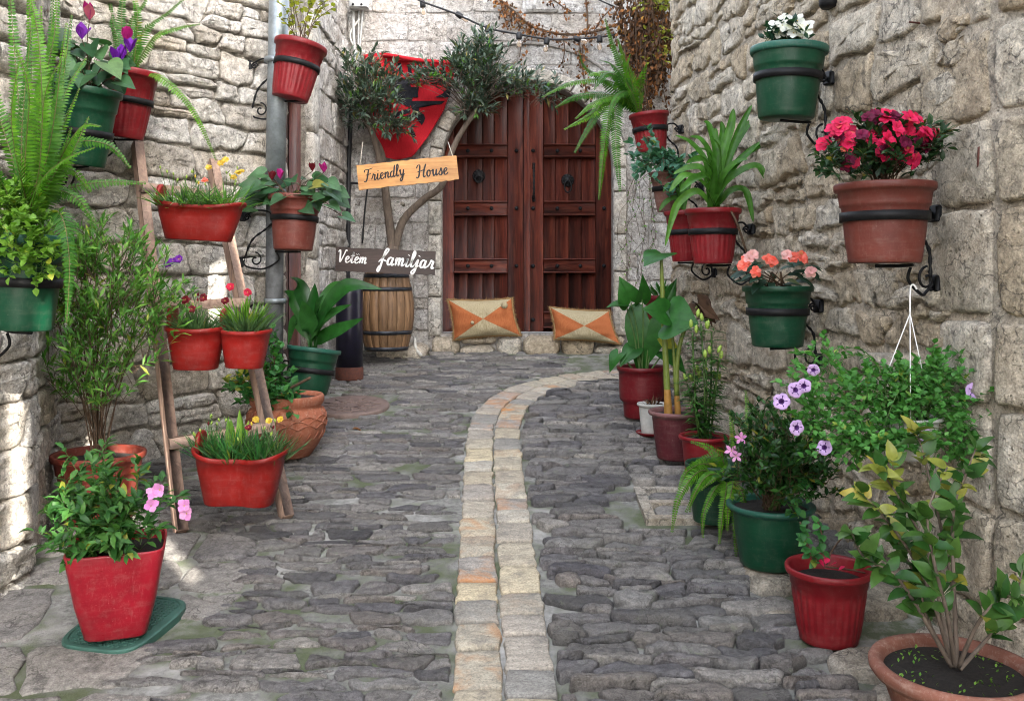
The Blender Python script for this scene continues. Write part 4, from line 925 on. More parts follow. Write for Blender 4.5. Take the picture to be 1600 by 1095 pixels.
# ---------------------------------------------------------------- plant builders
UPV = V((0, 0, 1)); CAMV = V((0, -1, .25)).normalized()
lance = lambda t: max(.02, math.sin(PI*min(1, t)**.85))**.9
ovate = lambda t: max(.02, math.sin(PI*min(1, t)**.68))**.85
obov = lambda t: max(.02, math.sin(PI*min(1, t)**1.35))**.75
strap = lambda t: max(.03, min(1, .45+t*2.2)*min(1, (1-t)*3.2)**.6)
aspid = lambda t: max(.03, math.sin(PI*max(0, (t-.18)/.82)**.75) if t > .22 else .12)
def rv(): return V((U(-1, 1), U(-1, 1), U(-1, 1)))
def leaf(mb, p, d, up, L, W, bend=.5, fold=.25, n=3, shp=lance, mi=0, rnd=None):
    d = d.normalized(); s = d.cross(up)
    if s.length < 1e-3: s = d.orthogonal()
    s.normalize(); nr = s.cross(d); q = p.copy(); vs = []
    for i in range(n+1):
        w = W*.5*shp(i/n); vs += [q-s*w+nr*fold*w, q.copy(), q+s*w+nr*fold*w]
        if i < n:
            a = -bend/n; d2 = d*math.cos(a)+nr*math.sin(a); nr = nr*math.cos(a)-d*math.sin(a); d = d2; q = q+d*(L/n)
    fs = []
    for i in range(n): fs += [[3*i, 3*i+1, 3*i+4, 3*i+3], [3*i+1, 3*i+2, 3*i+5, 3*i+4]]
    mb.add(vs, fs, mi, U(0, 1) if rnd is None else rnd)
def ribbon(mb, pts, W, shp, nref, fold=.3, mi=0, rnd=None):
    n = len(pts); vs = []
    for i, p in enumerate(pts):
        d = (pts[min(i+1, n-1)]-pts[max(i-1, 0)]).normalized(); s = d.cross(nref)
        s = s.normalized() if s.length > 1e-4 else d.orthogonal().normalized(); nr = s.cross(d); w = W*.5*shp(i/(n-1))
        vs += [p-s*w+nr*fold*w, p-s*w*.5+nr*fold*w*.35, p.copy(), p+s*w*.5+nr*fold*w*.35, p+s*w+nr*fold*w]
    mb.add(vs, [[5*i+j, 5*i+j+1, 5*i+j+6, 5*i+j+5] for i in range(n-1) for j in range(4)], mi, U(0, 1) if rnd is None else rnd)
HEART = [(0, 0), (-.12, .10), (-.24, .24), (-.27, .38), (-.17, .50), (.02, .55), (.24, .51), (.46, .38), (.66, .24), (.84, .11), (1, 0)]
def heart(mb, p, d, up, L, W, cup=.25, droop=.3, mi=0, rnd=None, wav=.0):
    d = d.normalized(); s = d.cross(up)
    s = s.normalized() if s.length > 1e-3 else d.orthogonal().normalized(); nr = s.cross(d); vs = []; fs = []; ph = U(0, 6)
    for sg in (-1, 1):
        o = len(vs)
        for x, y in HEART:
            for k in (0, .45, 1):
                xx = max(0, x) if k == 0 else (max(0, x)*(1-k)+x*k); yy = y*k
                z = cup*yy*yy*2-droop*xx*xx*.6+wav*math.sin(ph+yy*14+xx*5)*k+(.012 if k == .45 else 0)
                vs.append(p+d*(xx*L)+s*(sg*yy*W)+nr*(z*L))
        for i in range(len(HEART)-1): fs += [[o+3*i, o+3*i+1, o+3*i+4, o+3*i+3], [o+3*i+1, o+3*i+2, o+3*i+5, o+3*i+4]]
    mb.add(vs, fs, mi, U(0, 1) if rnd is None else rnd)
def frond(th, pts, wmax, mat, pitch=.011, nref=None, droop=.25, name="frond"):
    cp = crom(pts, 10); L = sum((cp[i+1]-cp[i]).length for i in range(len(cp)-1)); n = max(10, int(L/pitch)); mb = MB()
    nref = nref or (CAMV+rv()*.4+UPV*.4).normalized(); rr = U(0, 1)
    tube(mb, cp, [.0028*(1-.7*i/len(cp)) for i in range(len(cp))], 5, 1, .5)
    acc = 0; k = 0; nxt = L*.06
    for i in range(len(cp)-1):
        seg = cp[i+1]-cp[i]; l = seg.length
        while nxt < acc+l and nxt < L:
            t = nxt/L; p = cp[i]+seg*((nxt-acc)/l); d = seg.normalized(); s = d.cross(nref)
            s = s.normalized() if s.length > 1e-4 else d.orthogonal().normalized(); nr = s.cross(d)
            w = wmax*min(1, .35+t*2.6)*max(.12, (1-t)**.75*1.25 if t > .45 else 1); w = min(w, wmax)
            for sg in (-1, 1):
                leaf(mb, p+s*sg*.002, s*sg+d*.32-nr*droop*.5+rv()*.08, nr, w*U(.85, 1.1), pitch*.80, droop*1.6, .12, 2, lambda x: max(.05, (1-x**2.2)*min(1, .75+x)), 0, min(1, max(0, rr*.5+U(0, .5))))
            nxt += pitch*(1-.25*t)
        acc += l
    return mb.build(name, [mat, M_RACH], th)
def inell(c, r):
    while True:
        v = rv()
        if .15 < v.length < 1: return V((c.x+v.x*r[0], c.y+v.y*r[1], c.z+v.z*r[2]))
def bush(th, base, regs, nst, lps, L, W, shp, lm, sm, bend=.5, fold=.2, t0=.35, sr=.003, bspread=.03, upb=.35, out=.9, lname="foliage", single=False, n=3, arch=.08, whorl=1, along=.4, tip=False, fill=0, ft=.07, fl=7):
    """stems rise from the pot into ellipsoid regions; leaves sit along them"""
    sb = MB(); fb = MB(); tot = sum(r[2] for r in regs); cnt = 0
    for s in range(nst):
        x = U(0, tot); 
        for c, r, wgt in regs:
            x -= wgt
            if x <= 0: break
        tp = inell(c, r); b = base+V((U(-1, 1)*bspread, U(-1, 1)*bspread, 0)); m = b.lerp(tp, .5)+V((U(-.2, .2)*arch, U(-.2, .2)*arch, arch*U(.3, 1.2)))
        cp = crom([b, m, tp], 6); tube(sb, cp, [sr*(1-.6*i/len(cp)) for i in range(len(cp))], 5, 0, U(0, 1), False)
        for k in range(lps):
            t = t0+(1-t0)*(k+U(0, 1))/lps; f = t*(len(cp)-1); i = min(int(f), len(cp)-2); p = cp[i].lerp(cp[i+1], f-i); d = (cp[i+1]-cp[i]).normalized()
            for wv in range(whorl):
                dd = d*along+rv()*out+UPV*upb; q = MB() if single else fb; sc = U(.65, 1.15)
                leaf(q, p, dd, UPV+rv()*.5, L*sc, W*sc, bend*U(.4, 1.4), fold, n, shp)
                if single: q.build("leaf", lm, th)
        if tip: leaf(fb, tp, (tp-m)+rv()*.05, UPV+rv()*.4, L, W, .2, fold, n, shp)
    if fill:
        tot_ = sum(r[2] for r in regs)
        for c, r, wgt in regs:
            for s in range(int(fill*wgt/tot_)):
                p0 = inell(c, r); dr0 = ((p0-base).normalized()*.7+rv()*.7+UPV*.25).normalized(); p1 = p0+dr0*ft*U(.6, 1.3)
                tube(sb, [p0-dr0*ft*.5, p0, p1], [sr*.45, sr*.4, sr*.25], 4, 0, .5, False)
                for k in range(fl):
                    p = p0.lerp(p1, (k+U(0, 1))/fl); sc = U(.65, 1.15); leaf(fb, p, dr0*along+rv()*out*.8+UPV*upb, UPV+CAMV*.4+rv()*.5, L*sc, W*sc, bend*U(.4, 1.4), fold, n, shp)
                leaf(fb, p1, dr0, UPV+rv()*.5, L, W, bend, fold, n, shp)
    sb.build("stems", sm, th, kind='stuff')
    if not single: fb.build(lname, lm, th, kind='stuff')
def flower(th, c, nr, Rr, n, mats, shp=obov, wr=.8, cup=.35, layers=1, bend=.5, cen=.16, name="flower", jit=.15, fold=.1):
    mb = MB(); nr = nr.normalized(); a = nr.orthogonal().normalized(); b = nr.cross(a); ph = U(0, 6)
    for l in range(layers):
        for k in range(n):
            t = ph+2*PI*(k+.5*l)/n+U(-jit, jit); o = a*math.cos(t)+b*math.sin(t); cu = cup+l*.4+U(-jit, jit)
            leaf(mb, c+nr*.001*l, o*math.cos(cu)+nr*math.sin(cu), nr, Rr*(1-.18*l)*U(.9, 1.08), Rr*wr*(1-.15*l), bend, fold, 4, shp, 0)
    if cen: 
        T = Matrix.Translation(c) @ nr.to_track_quat('Z', 'Y').to_matrix().to_4x4(); lathe(mb, [(Rr*cen, 0), (Rr*cen*.8, Rr*cen*.8), (0, Rr*cen)], T, 8, 1)
    return mb.build(name, mats, th)
def petunia(th, c, nr, Rr, mats):
    mb = MB(); T = Matrix.Translation(c) @ nr.to_track_quat('Z', 'Y').to_matrix().to_4x4(); K = 30; ph = U(0, 6); rings = [(.02, -.55), (.10, -.35), (.24, -.08), (.34, .0), (.7, .06), (.92, .03), (1.0, -.04)]; vs = []
    for r, z in rings:
        for k in range(K):
            a = 2*PI*k/K; m = 1-(.14*(1-abs(math.cos(2.5*a+ph)))**2+.02*math.sin(11*a))*(r > .5); zz = z+.06*math.cos(5*a+2*ph)*(r > .5)*r
            vs.append(T @ V((r*m*Rr*math.cos(a), r*m*Rr*math.sin(a), zz*Rr)))
    for j in range(len(rings)-1):
        mb.add([], [], 0)
    o = 0; mb.v += vs
    for j in range(len(rings)-1):
        for k in range(K):
            mb.f.append([j*K+k, j*K+(k+1) % K, (j+1)*K+(k+1) % K, (j+1)*K+k]); mb.m.append(1 if j < 2 or (j == 2) else (1 if j == 3 and k % 6 == 0 else 0)); mb.r.append(.5)
    return mb.build("flower", mats, th)
def tuft(th, c, r, n, H, W, lm, name="foliage", lean=.7, bend=.6, curl=0):
    mb = MB()
    for k in range(n):
        a = U(0, 2*PI); rr = r*math.sqrt(U(0, 1)); p = c+V((rr*math.cos(a), rr*math.sin(a), U(-.01, .02)))
        d = V((math.cos(a)*rr/r*lean+U(-.3, .3), math.sin(a)*rr/r*lean+U(-.3, .3), U(.6, 1.1))); leaf(mb, p, d, V((math.cos(a), math.sin(a), .3))*-1+rv()*.4, H*U(.5, 1.15), W*U(.8, 1.2), U(-.2, bend), .3, 4, lance)
    return mb.build(name, lm, th, kind='stuff')
def wisps(th, c, rx, ry, n, h0, h1, mats):
    sb = MB()
    for k in range(n):
        p = c+V((U(-rx, rx), U(-ry, ry), 0)); q = p+V((U(-.05, .05), U(-.06, .04), U(h0, h1))); cp = crom([p, p.lerp(q, .5)+V((U(-.015, .015), 0, .01)), q], 4); tube(sb, cp, .0014, 4)
        for i in range(2, len(cp), 2): leaf(sb, cp[i], V((U(-1, 1), U(-1, 1), .8)), UPV, .035, .005, .4, .2, 3, lance)
        mb = MB(); lathe(mb, [(0, 0), (.0045, .004), (.005, .011), (.002, .017), (0, .019)], Matrix.Translation(q) @ Matrix.Rotation(U(-.5, .5), 4, 'Y'), 7); mb.build("flower_bud", R.choice(mats), th)
    sb.build("thin_stems", M_GST, th, kind='stuff')
def pcolor(name, c1, c2, rough=.6, trans=.25): return leafmat(name, c1, c2, rough, trans, .25)
G = lambda n, a, b, **k: leafmat(n, a, b, **k)
M_RACH = plain("green_rachis", (.10, .10, .03), .6); M_TWIG = plain("brown_twig", (.075, .045, .026), .85, 0, .4, 60, .4); M_GST = plain("green_stem", (.06, .12, .025), .55); M_BARK = plain("grey_bark", (.13, .10, .078), .9, 0, .45, 40, .7, streak=(1, 1, .3))
L_FERN = G("fern_green", (0.035, 0.132, 0.009), (0.150, 0.344, 0.023), trans=.35); L_FERND = G("fern_deep_green", (0.022, 0.095, 0.014), (0.081, 0.216, 0.024), trans=.3)
L_HERB = G("bright_herb_green", (0.086, 0.216, 0.022), (0.238, 0.410, 0.065), trans=.35); L_CYC = G("cyclamen_leaf", (.022, .070, .030), (.075, .165, .065), rough=.4)
L_OLE = G("narrow_leaf_green", (.045, .165, .022), (.19, .38, .065), trans=.3); L_DARK = G("dark_glossy_leaf", (0.010, 0.042, 0.010), (0.037, 0.109, 0.018), rough=.3)
L_MAL = G("mallow_leaf", (0.020, 0.081, 0.016), (0.081, 0.203, 0.041)); L_ROSE = G("rose_leaf", (0.024, 0.115, 0.030), (0.081, 0.257, 0.061)); L_ROSEB = G("blue_green_rose_leaf", (0.034, 0.115, 0.074), (0.095, 0.230, 0.149))
L_ASP = G("aspidistra_leaf", (0.011, 0.065, 0.011), (0.038, 0.135, 0.027), rough=.3, trans=.2); L_CLIV = G("strap_leaf", (0.033, 0.119, 0.013), (0.097, 0.238, 0.038), rough=.35, trans=.3); L_TARO = G("taro_leaf", (0.018, 0.092, 0.013), (0.038, 0.151, 0.027), rough=.35, trans=.25)
L_LILY = G("lily_leaf", (0.024, 0.101, 0.019), (0.081, 0.216, 0.041)); L_CAM = G("camellia_leaf", (.018, .070, .012), (.075, .155, .030), rough=.36, trans=.15); L_CAMY = G("young_camellia_leaf", (0.203, 0.243, 0.041), (0.364, 0.344, 0.081), rough=.32, trans=.3)
L_PET = G("petunia_leaf", (.045, .17, .03), (.13, .35, .08), trans=.3); L_AZ = G("azalea_leaf", (0.013, 0.038, 0.015), (0.043, 0.092, 0.033), rough=.4); L_IMP = G("impatiens_leaf", (0.011, 0.038, 0.022), (0.033, 0.081, 0.049), rough=.35)
L_OLV = G("olive_leaf", (.032, .060, .044), (.125, .17, .12), rough=.4, trans=.12); L_OLVY = G("olive_tip_green", (0.081, 0.216, 0.041), (0.189, 0.365, 0.081), trans=.3); L_GREY = G("grey_green_blade", (0.047, 0.101, 0.041), (0.135, 0.230, 0.101)); L_YEL = G("yellow_green_leaf", (0.184, 0.218, 0.023), (0.390, 0.367, 0.058), trans=.4)
L_DEAD = G("dry_ivy_leaf", (0.135, 0.054, 0.020), (0.351, 0.149, 0.054), rough=.9, trans=.1); L_DEADD = G("dark_dry_leaf", (0.047, 0.027, 0.018), (0.135, 0.074, 0.041), rough=.9, trans=.05)
C_MAG = pcolor("magenta_petal", (.30, .008, .13), (.42, .02, .22)); C_PUR = pcolor("violet_petal", (.12, .01, .30), (.22, .03, .42)); C_LIL = pcolor("lilac_petal", (.52, .33, .66), (.62, .44, .74)); C_LILD = plain("dark_violet_eye", (.05, .01, .10), .6)
C_PNK = pcolor("pink_petal", (.62, .22, .52), (.72, .36, .62)); C_HOT = pcolor("azalea_red_petal", (.60, .012, .075), (.74, .03, .13)); C_WINE = pcolor("faded_wine_petal", (.10, .004, .03), (.20, .01, .06)); C_CRL = pcolor("coral_petal", (.72, .09, .06), (.80, .22, .17)); C_CRLP = pcolor("pale_coral_petal", (.75, .35, .35), (.8, .5, .5))
C_WHT = pcolor("white_petal", (.74, .74, .70), (.82, .82, .8)); C_YEL = pcolor("yellow_petal", (.60, .38, .03), (.72, .52, .10)); C_RED = pcolor("crimson_petal", (.38, .005, .03), (.55, .015, .06)); C_DKR = pcolor("dark_red_petal", (.10, .005, .012), (.20, .01, .02)); C_CEN = plain("flower_centre", (.45, .35, .05), .7); C_BUD = plain("pale_green_bud", (.25, .36, .06), .5)
def PP(lst, Y, dY=0): return [P(x, y, Y+(k[0] if k else 0)) for x, y, *k in lst]
def at(px, py, Y): return P(px, py, Y)
def wallL(Y): # point on the far part of the left wall
    return V((-2.35+(Y-4.6)*.773, Y, 0))
# ---------------------------------------------------------------- left side
# far left fern with herbs
b = P(34, 515, 3.1)
t = thing("potted_fern", b, "large bright fern with trailing herbs in a green wall pot at the far left edge", "potted plant")
pot(t, b, .135, .33, 'classic', M_GRN, 0, 3, rimmat=M_GRNR)
bracket("black iron bracket holding the green pot of the big fern at the far left", b, .135, .33, 'classic', (-1.965, 3.25, b.z+.1), 0, 3, tb=.5)
s0 = [(46, 350, .03), (40, 355, -.02), (52, 352, .05), (34, 352, .0)]
for k, L in enumerate([[(30, 170), (14, -30)], [(50, 170, .05), (44, -40, .1)], [(66, 220), (60, 60), (40, -30, .1)], [(75, 240, -.1), (97, 90, -.15)], [(62, 260, -.15), (70, 150, -.25), (94, 96, -.3)], [(85, 265), (125, 200, -.1), (158, 198, -.2)], [(100, 235, .1), (165, 225, .1), (205, 265, .1)], [(95, 300, .15), (160, 285, .2), (228, 286, .25)], [(20, 250), (-10, 150), (-20, 60)], [(90, 330, -.1), (108, 400, -.15), (104, 505, -.15)], [(28, 260, -.2), (18, 180, -.3), (28, 100, -.35)], [(40, 240, -.1), (45, 140, -.2), (22, 70, -.25)], [(80, 300, .1), (120, 310, .1), (150, 350, .1)], [(60, 290, -.2), (100, 250, -.3), (150, 230, -.35)], [(70, 250, .1), (100, 150, .15), (135, 90, .2)], [(10, 300, -.1), (-20, 240, -.2)], [(52, 210, .12), (84, 60, .15), (90, -20, .2)], [(60, 290, .1), (110, 265, .12), (140, 300, .14)]]):
    frond(t, [P(*s0[k % 4][:2], 3.1+s0[k % 4][2])]+PP(L, 3.1), U(.042, .052), L_FERN if k % 3 else L_FERND, .0150)
for k in range(13):
    x, y = U(-15, 150), U(20, 300); h0 = U(-.2, .25)
    frond(t, [P(U(28, 56), 352, 3.1+h0*.2), P(40+(x-40)*.5+U(-12, 12), 200+y*.3, 3.1+h0*.6), P(x, y-30, 3.1+h0)], U(.034, .042), L_FERN if k % 3 else L_FERND, .0150)
bush(t, P(36, 380, 3.08), [(P(30, 370, 2.98), (.11, .10, .13), 3), (P(66, 395, 3.0), (.07, .08, .10), 2), (P(10, 320, 3.0), (.09, .08, .09), 2)], 44, 10, .030, .022, ovate, L_HERB, M_GST, fill=130, ft=.05, t0=.3, sr=.0022, lname="herb_leaves", n=3)
# cyclamen in green pot
def cyclamen(t, c, Y, region, n, L, lm, flowers, seed, spec=()):
    cc = P(c[0], c[1], Y); lst = list(spec)
    while len(lst)-len(spec) < n:
        a, r = U(0, 2*PI), math.sqrt(U(0, 1)); lst.append((region[0]+region[2]*r*math.cos(a), region[1]+region[3]*r*math.sin(a), U(-.12, .10)))
    sb = MB()
    for x, y, dy in lst:
        q = P(x, y, Y+dy); h = (q-cc); d = V((h.x, -.25+h.y, min(h.z, .03)*.5-.02)).normalized()+rv()*.35; nr = V((h.x*1.5, -1.0, .65))+rv()*.4; d = V((h.x*4+U(-.5, .5), -.35, -.25+U(-.3, .4)))
        mb = MB(); sc = U(.8, 1.15); heart(mb, q, d, nr, L*sc, L*sc*.98, .25, .25, wav=.012); mb.build("leaf", lm, t)
        tube(sb, crom([cc+V((U(-.02, .02), U(-.02, .02), 0)), cc.lerp(q, .6)+V((0, 0, .03)), q], 5), .0022, 5)
    for x, y, m in flowers:
        q = P(x, y, Y-.05); tube(sb, crom([cc, cc.lerp(q, .6)+V((U(-.02, .02), 0, .02)), q], 5), .002, 5)
        mb = MB()
        for k in range(6):
            a = 2*PI*k/6+U(-.3, .3); d = V((math.cos(a)*.5, math.sin(a)*.5, U(.7, 1.2))); leaf(mb, q, d, V((-math.cos(a), -math.sin(a), .2)), U(.045, .062)*(1.45 if Y < 5 else 1.1), .034*(1.4 if Y < 5 else 1), U(-.9, .2), .2, 4, obov)
        mb.build("flower", m, t)
    sb.build("petioles", M_TWIG, t, kind='stuff')
b = P(126, 258, 4.3)
t = thing("potted_cyclamen", b, "dark green wall pot with violet cyclamen high on the left wall", "potted plant")
pot(t, b, .150, .37, 'classic', M_GRN, 4, 8)
bracket("black iron bracket holding the green pot of violet cyclamen on the left wall", b, .150, .37, 'classic', (-2.26, 4.45, b.z+.1), 4, 8, tb=.42)
cyclamen(t, (140, 145), 4.3, (122, 98, 80, 46), 34, .105, L_CYC, [(140, 32, C_MAG), (128, 62, C_PUR), (190, 95, C_PUR), (198, 68, C_MAG), (203, 82, C_PUR), (184, 100, C_PUR)], 1, [(132, 118, -.12), (168, 100, -.15), (188, 128, -.13), (62, 88, -.1), (56, 58, 0)])
# red pot with fern behind it
b = P(196, 216, 4.72)
t = thing("potted_fern", b, "red wall pot with thin arching fern fronds beside the violet cyclamen", "potted plant")
pot(t, b, .130, .36, 'ribbed', M_RED, 3, 9, ribs=24)
bracket("black iron bracket holding the red fern pot beside the violet cyclamen", b, .130, .36, 'ribbed', (-2.24, 4.72, b.z+.1), 3, 9, tb=.55)
for k, L in enumerate([[(190, 40), (196, -30)], [(225, 50), (262, 20), (302, -15)], [(240, 60, -.1), (275, 45, -.1), (312, 38, -.1)], [(205, 40, .1), (225, 5, .1), (240, -30, .1)], [(250, 120, -.1), (300, 170, -.1), (338, 250, -.05)], [(180, 50, .1), (170, -10, .1)], [(215, 30, -.1), (205, -20, -.1)]]):
    frond(t, [P(208, 112, 4.72)]+PP(L, 4.72), U(.038, .046), L_FERND if k not in (2, 4) else L_FERN, .0145, droop=.2)
# red pot on the downpipe, tilted
b = P(453, 155, 5.45)
t = thing("potted_shrub", b, "tilted red wall pot with a thin yellow green shrub in front of the downpipe", "potted plant")
pot(t, b, .158, .345, 'ribbed', M_RED, -3, 11, ribs=26)
bracket("black iron bracket holding the tilted red pot in front of the downpipe", b, .158, .345, 'ribbed', (-1.63, 5.53, b.z+.1), -3, 11, tb=.6)
bush(t, P(470, 75, 5.45), [(P(478, 20, 5.4), (.20, .15, .16), 2), (P(480, -20, 5.45), (.2, .15, .1), 1)], 16, 8, .045, .030, ovate, L_YEL, M_TWIG, t0=.3, out=1, sr=.0028)
# terracotta pot with cyclamen
b = P(458, 391, 5.38)
t = thing("potted_cyclamen", b, "brownish red wall pot with spreading cyclamen in front of the lower downpipe", "potted plant")
pot(t, b, .158, .325, 'classic', M_TERP, -2, 2)
bracket("black iron bracket holding the brownish red cyclamen pot at the doorway", b, .158, .325, 'classic', (-1.66, 5.48, b.z+.08), -2, 2, tb=.58)
cyclamen(t, (458, 318), 5.38, (462, 300, 74, 24), 40, .098, L_CYC, [(438, 280, C_MAG), (488, 268, C_DKR), (506, 270, C_MAG), (425, 282, C_DKR)], 2, [(398, 290, -.05), (395, 325, .0), (412, 272, 0), (528, 300, -.05), (515, 320, -.1), (536, 338, -.12), (442, 308, -.2), (490, 312, -.2)])
# ladder planters
GPL = "red planters hooked on the wooden ladder"
def planter(label, name, cx, rim, bot, wpx, Y, deep, mat, pinch, hook=True, ay=0, rise=.03):
    b = P(cx, bot, Y); h = (bot-rim)/F*Y; a = wpx/2/F*Y
    t = thing(name, b, label, "planter", GPL); T = tilted(b, 0, ay); K = 48
    def ring(s, z, e=0, rz=0, ins=0):
        o = []
        for p in sup(a*s-ins, deep*s-ins, 2.7, K):
            x = p.x/a; fr = 1 if p.y < 0 else .4; yy = p.y*(1-pinch*fr*math.exp(-(x/.38)**2))
            o.append(V((p.x, yy, z+rz*(rise*abs(x)**2.2-.0*x))))
        return o
    R_ = [ring(.70, 0), ring(.72, .004), ring(.80, h*.35, rz=.2), ring(.88, h*.65, rz=.5), ring(.93, h*.88, rz=.9), ring(.99, h*.89, rz=1), ring(1.01, h*.93, rz=1), ring(1.01, h*.985, rz=1), ring(.985, h, rz=1), ring(.95, h*.99, rz=1), ring(.90, h*.93, rz=.9), ring(.86, h*.7, rz=.5)]
    mb = MB(); loft(mb, R_, T, cap1=False); o = mb.build("tub", mat, t)
    if hook:
        mb = MB(); 
        for xx in ((-a*.92),):
            pr = [(-.045, -.02), (-.045, .05), (-.03, .075), (0, .082), (.03, .075), (.045, .05), (.045, -.03)]
            for dy0, rr in ((0, .012),):
                tube(mb, crom([T @ V((xx, deep*.25+y, h+.01+z)) for y, z in pr], 4), .012, 8)
            vs = [T @ V((xx+dx, deep*.25+y, h+.01+z)) for dx in (-.012, .012) for y, z in pr]; n = len(pr)
            mb.add(vs, [list(range(n)), list(range(n, 2*n))[::-1]])
        mb.build("saddle_hook", mat, o)
    mb = MB(); sr = ring(.87, h*.85, rz=.4); mb.add([T @ V((0, 0, h*.88))]+[T @ p for p in sr], [[0, 1+k, 1+(k+1) % K] for k in range(K)]); mb.build("soil", M_SOIL, t)
    return t, T @ V((0, 0, h*.88)), a
t, c, a = planter("wide scarlet planter with grassy carnations and yellow blooms, top of the ladder", "planter", 310, 322, 376, 140, 4.55, .11, M_SCAR, .12, ay=3)
for k in range(5): tuft(t, c+V((-.13+.065*k, U(-.04, .02), 0)), .055, 90, .16, .0065, L_GREY if k % 2 else L_OLE, lean=1.1, bend=1.2)
wisps(t, c, .17, .05, 16, .12, .22, [C_BUD, C_BUD, C_BUD, C_DKR, C_YEL])
for x, y, m in ((352, 250, C_YEL), (372, 270, C_YEL), (365, 277, C_YEL), (326, 262, C_YEL), (320, 282, C_CRL), (345, 255, C_YEL), (377, 268, C_YEL)): flower(t, P(x, y, 4.47), V((0, -.7, .6))+rv()*.3, .020, 7, [m, C_CEN], layers=2, wr=.7, cup=.3)
t, c, a = planter("small round scarlet pot with dark carnations on the ladder's middle rung, left one", "planter", 306, 512, 576, 90, 4.28, .125, M_SCAR, .0, True, 1, .01)
tuft(t, c, .09, 230, .13, .007, L_GREY, lean=1)
bush(t, c, [(P(275, 450, 4.3), (.13, .08, .13), 1)], 9, 9, .045, .013, lance, L_OLE, M_GST, sr=.002, lname="trailing_leaves")
wisps(t, c, .09, .06, 10, .10, .19, [C_BUD, C_DKR])
for x, y, m in ((300, 483, C_DKR), (270, 408, C_PUR), (279, 405, C_PUR), (290, 468, C_DKR), (318, 465, C_DKR), (262, 413, C_PUR)): flower(t, P(x, y, 4.2), V((0, -.8, .5))+rv()*.3, .022, 7, [m, C_CEN], layers=2, cup=.3)
t, c, a = planter("small round scarlet pot with pale foliage and a crimson bloom on the ladder", "planter", 382, 516, 574, 78, 4.32, .11, M_SCAR, .0, True, 2, .01)
tuft(t, c, .08, 260, .15, .008, L_GREY, lean=.9); tuft(t, c+V((0, 0, .03)), .06, 90, .16, .009, L_HERB, name="young_shoots")
for x, y, m in ((387, 457, C_RED), (360, 448, C_RED), (352, 470, C_DKR)): flower(t, P(x, y, 4.25), V((0, -.8, .5))+rv()*.3, .022, 8, [m, C_CEN], layers=2, cup=.3)
t, c, a = planter("wavy fronted scarlet planter with dense carnations low on the ladder", "planter", 374, 712, 786, 146, 3.98, .135, M_SCAR, .45, ay=2, rise=.04)
for k in range(6): tuft(t, c+V((-.14+.055*k, U(-.05, .05), 0)), .055, 110, .15, .007, L_GREY if k % 2 else L_ROSE)
for k in range(9):
    mb = MB(); p = c+V((-.02+U(-.03, .03), .02+U(-.03, .03), 0)); leaf(mb, p, V((U(-.2, .2), U(-.2, .2), 1)), V((0, -1, 0)), U(.16, .24), .026, .1, .3, 5, strap); mb.build("leaf", L_HERB, t)
wisps(t, c, .17, .08, 18, .10, .19, [C_BUD, C_BUD, C_BUD, C_DKR, C_YEL])
for x, y, m in ((420, 657, C_YEL), (400, 655, C_YEL), (388, 668, C_DKR), (438, 655, C_YEL)): flower(t, P(x, y, 3.9), V((0, -.6, .7))+rv()*.3, .017, 7, [m, C_CEN], layers=2)
# aspidistra in a green pot held out from the wall
b = P(481, 614, 5.62)
t = thing("potted_aspidistra", b, "green pot with broad dark aspidistra leaves leaning by the side door", "potted plant")
pot(t, b, .165, .285, 'classic', M_GRN, -6, 7, rimmat=M_GRNR, soil=.86)
bracket("black iron bracket holding the leaning green aspidistra pot", b, .165, .285, 'classic', (-1.5, 5.72, b.z+.05), -6, 7, tb=.5, drop=.0)
for k, L in enumerate([[(478, 480), (466, 445), (454, 434, -.1)], [(470, 490), (458, 465), (444, 455, -.05)], [(488, 500), (491, 470), (492, 443)], [(492, 510), (497, 480, -.1), (506, 461, -.15)], [(498, 510), (520, 490), (549, 476)], [(505, 490), (535, 452), (560, 446), (597, 452)], [(500, 530), (530, 515, -.1), (568, 497, -.15)], [(480, 520), (462, 500), (450, 540)], [(484, 500), (470, 470, .1), (462, 452, .15)], [(496, 490), (515, 458, .1), (532, 446, .1), (575, 449, .1)], [(490, 520), (500, 500, -.15), (512, 478, -.2)], [(486, 520, -.1), (478, 490, -.15), (472, 470, -.2)]]):
    mb = MB(); ribbon(mb, crom([P(488+U(-6, 6), 548, 5.62)]+PP(L, 5.62), 7), U(.085, .11), aspid, (CAMV+UPV*.6+rv()*.35), .25); mb.build("leaf", L_ASP, t)
# clay urn
b = P(448, 722, 5.05); b = V((b.x, b.y, gz(5.05)+.012))
t = thing("potted_rose", b, "big decorated clay urn with a leafy rose beside the ladder's right foot", "potted plant")
T = pot(t, b, .208, .345, 'urn', M_TERR, soil=.93)
mb = MB()
for row, (zt, amp) in enumerate(((.66, .02), (.60, .022), (.52, .024))):
    pts = []
    for k in range(97):
        a = 2*PI*k/96; z = zt*.345+amp*abs(math.sin(6*a+row*PI/2))-.01; rr = prof_r('urn', min(.8, max(.05, z/.345)))*.208; pts.append(T @ V(((rr+.002)*math.cos(a), (rr+.002)*math.sin(a), z)))
    tube(mb, pts, .004, 5, cap=False)
for k in range(24):
    a = 2*PI*k/24
    for z0, z1, tw in ((.3, .44, .12), (.70, .78, .06)):
        pts = []
        for i in range(6):
            z = (z0+(z1-z0)*i/5)*.345; rr = prof_r('urn', z/.345)*.208+.001; pts.append(T @ V((rr*math.cos(a+tw*i/5), rr*math.sin(a+tw*i/5), z)))
        tube(mb, pts, .004, 5)
mb.build("relief", M_TERR, t)
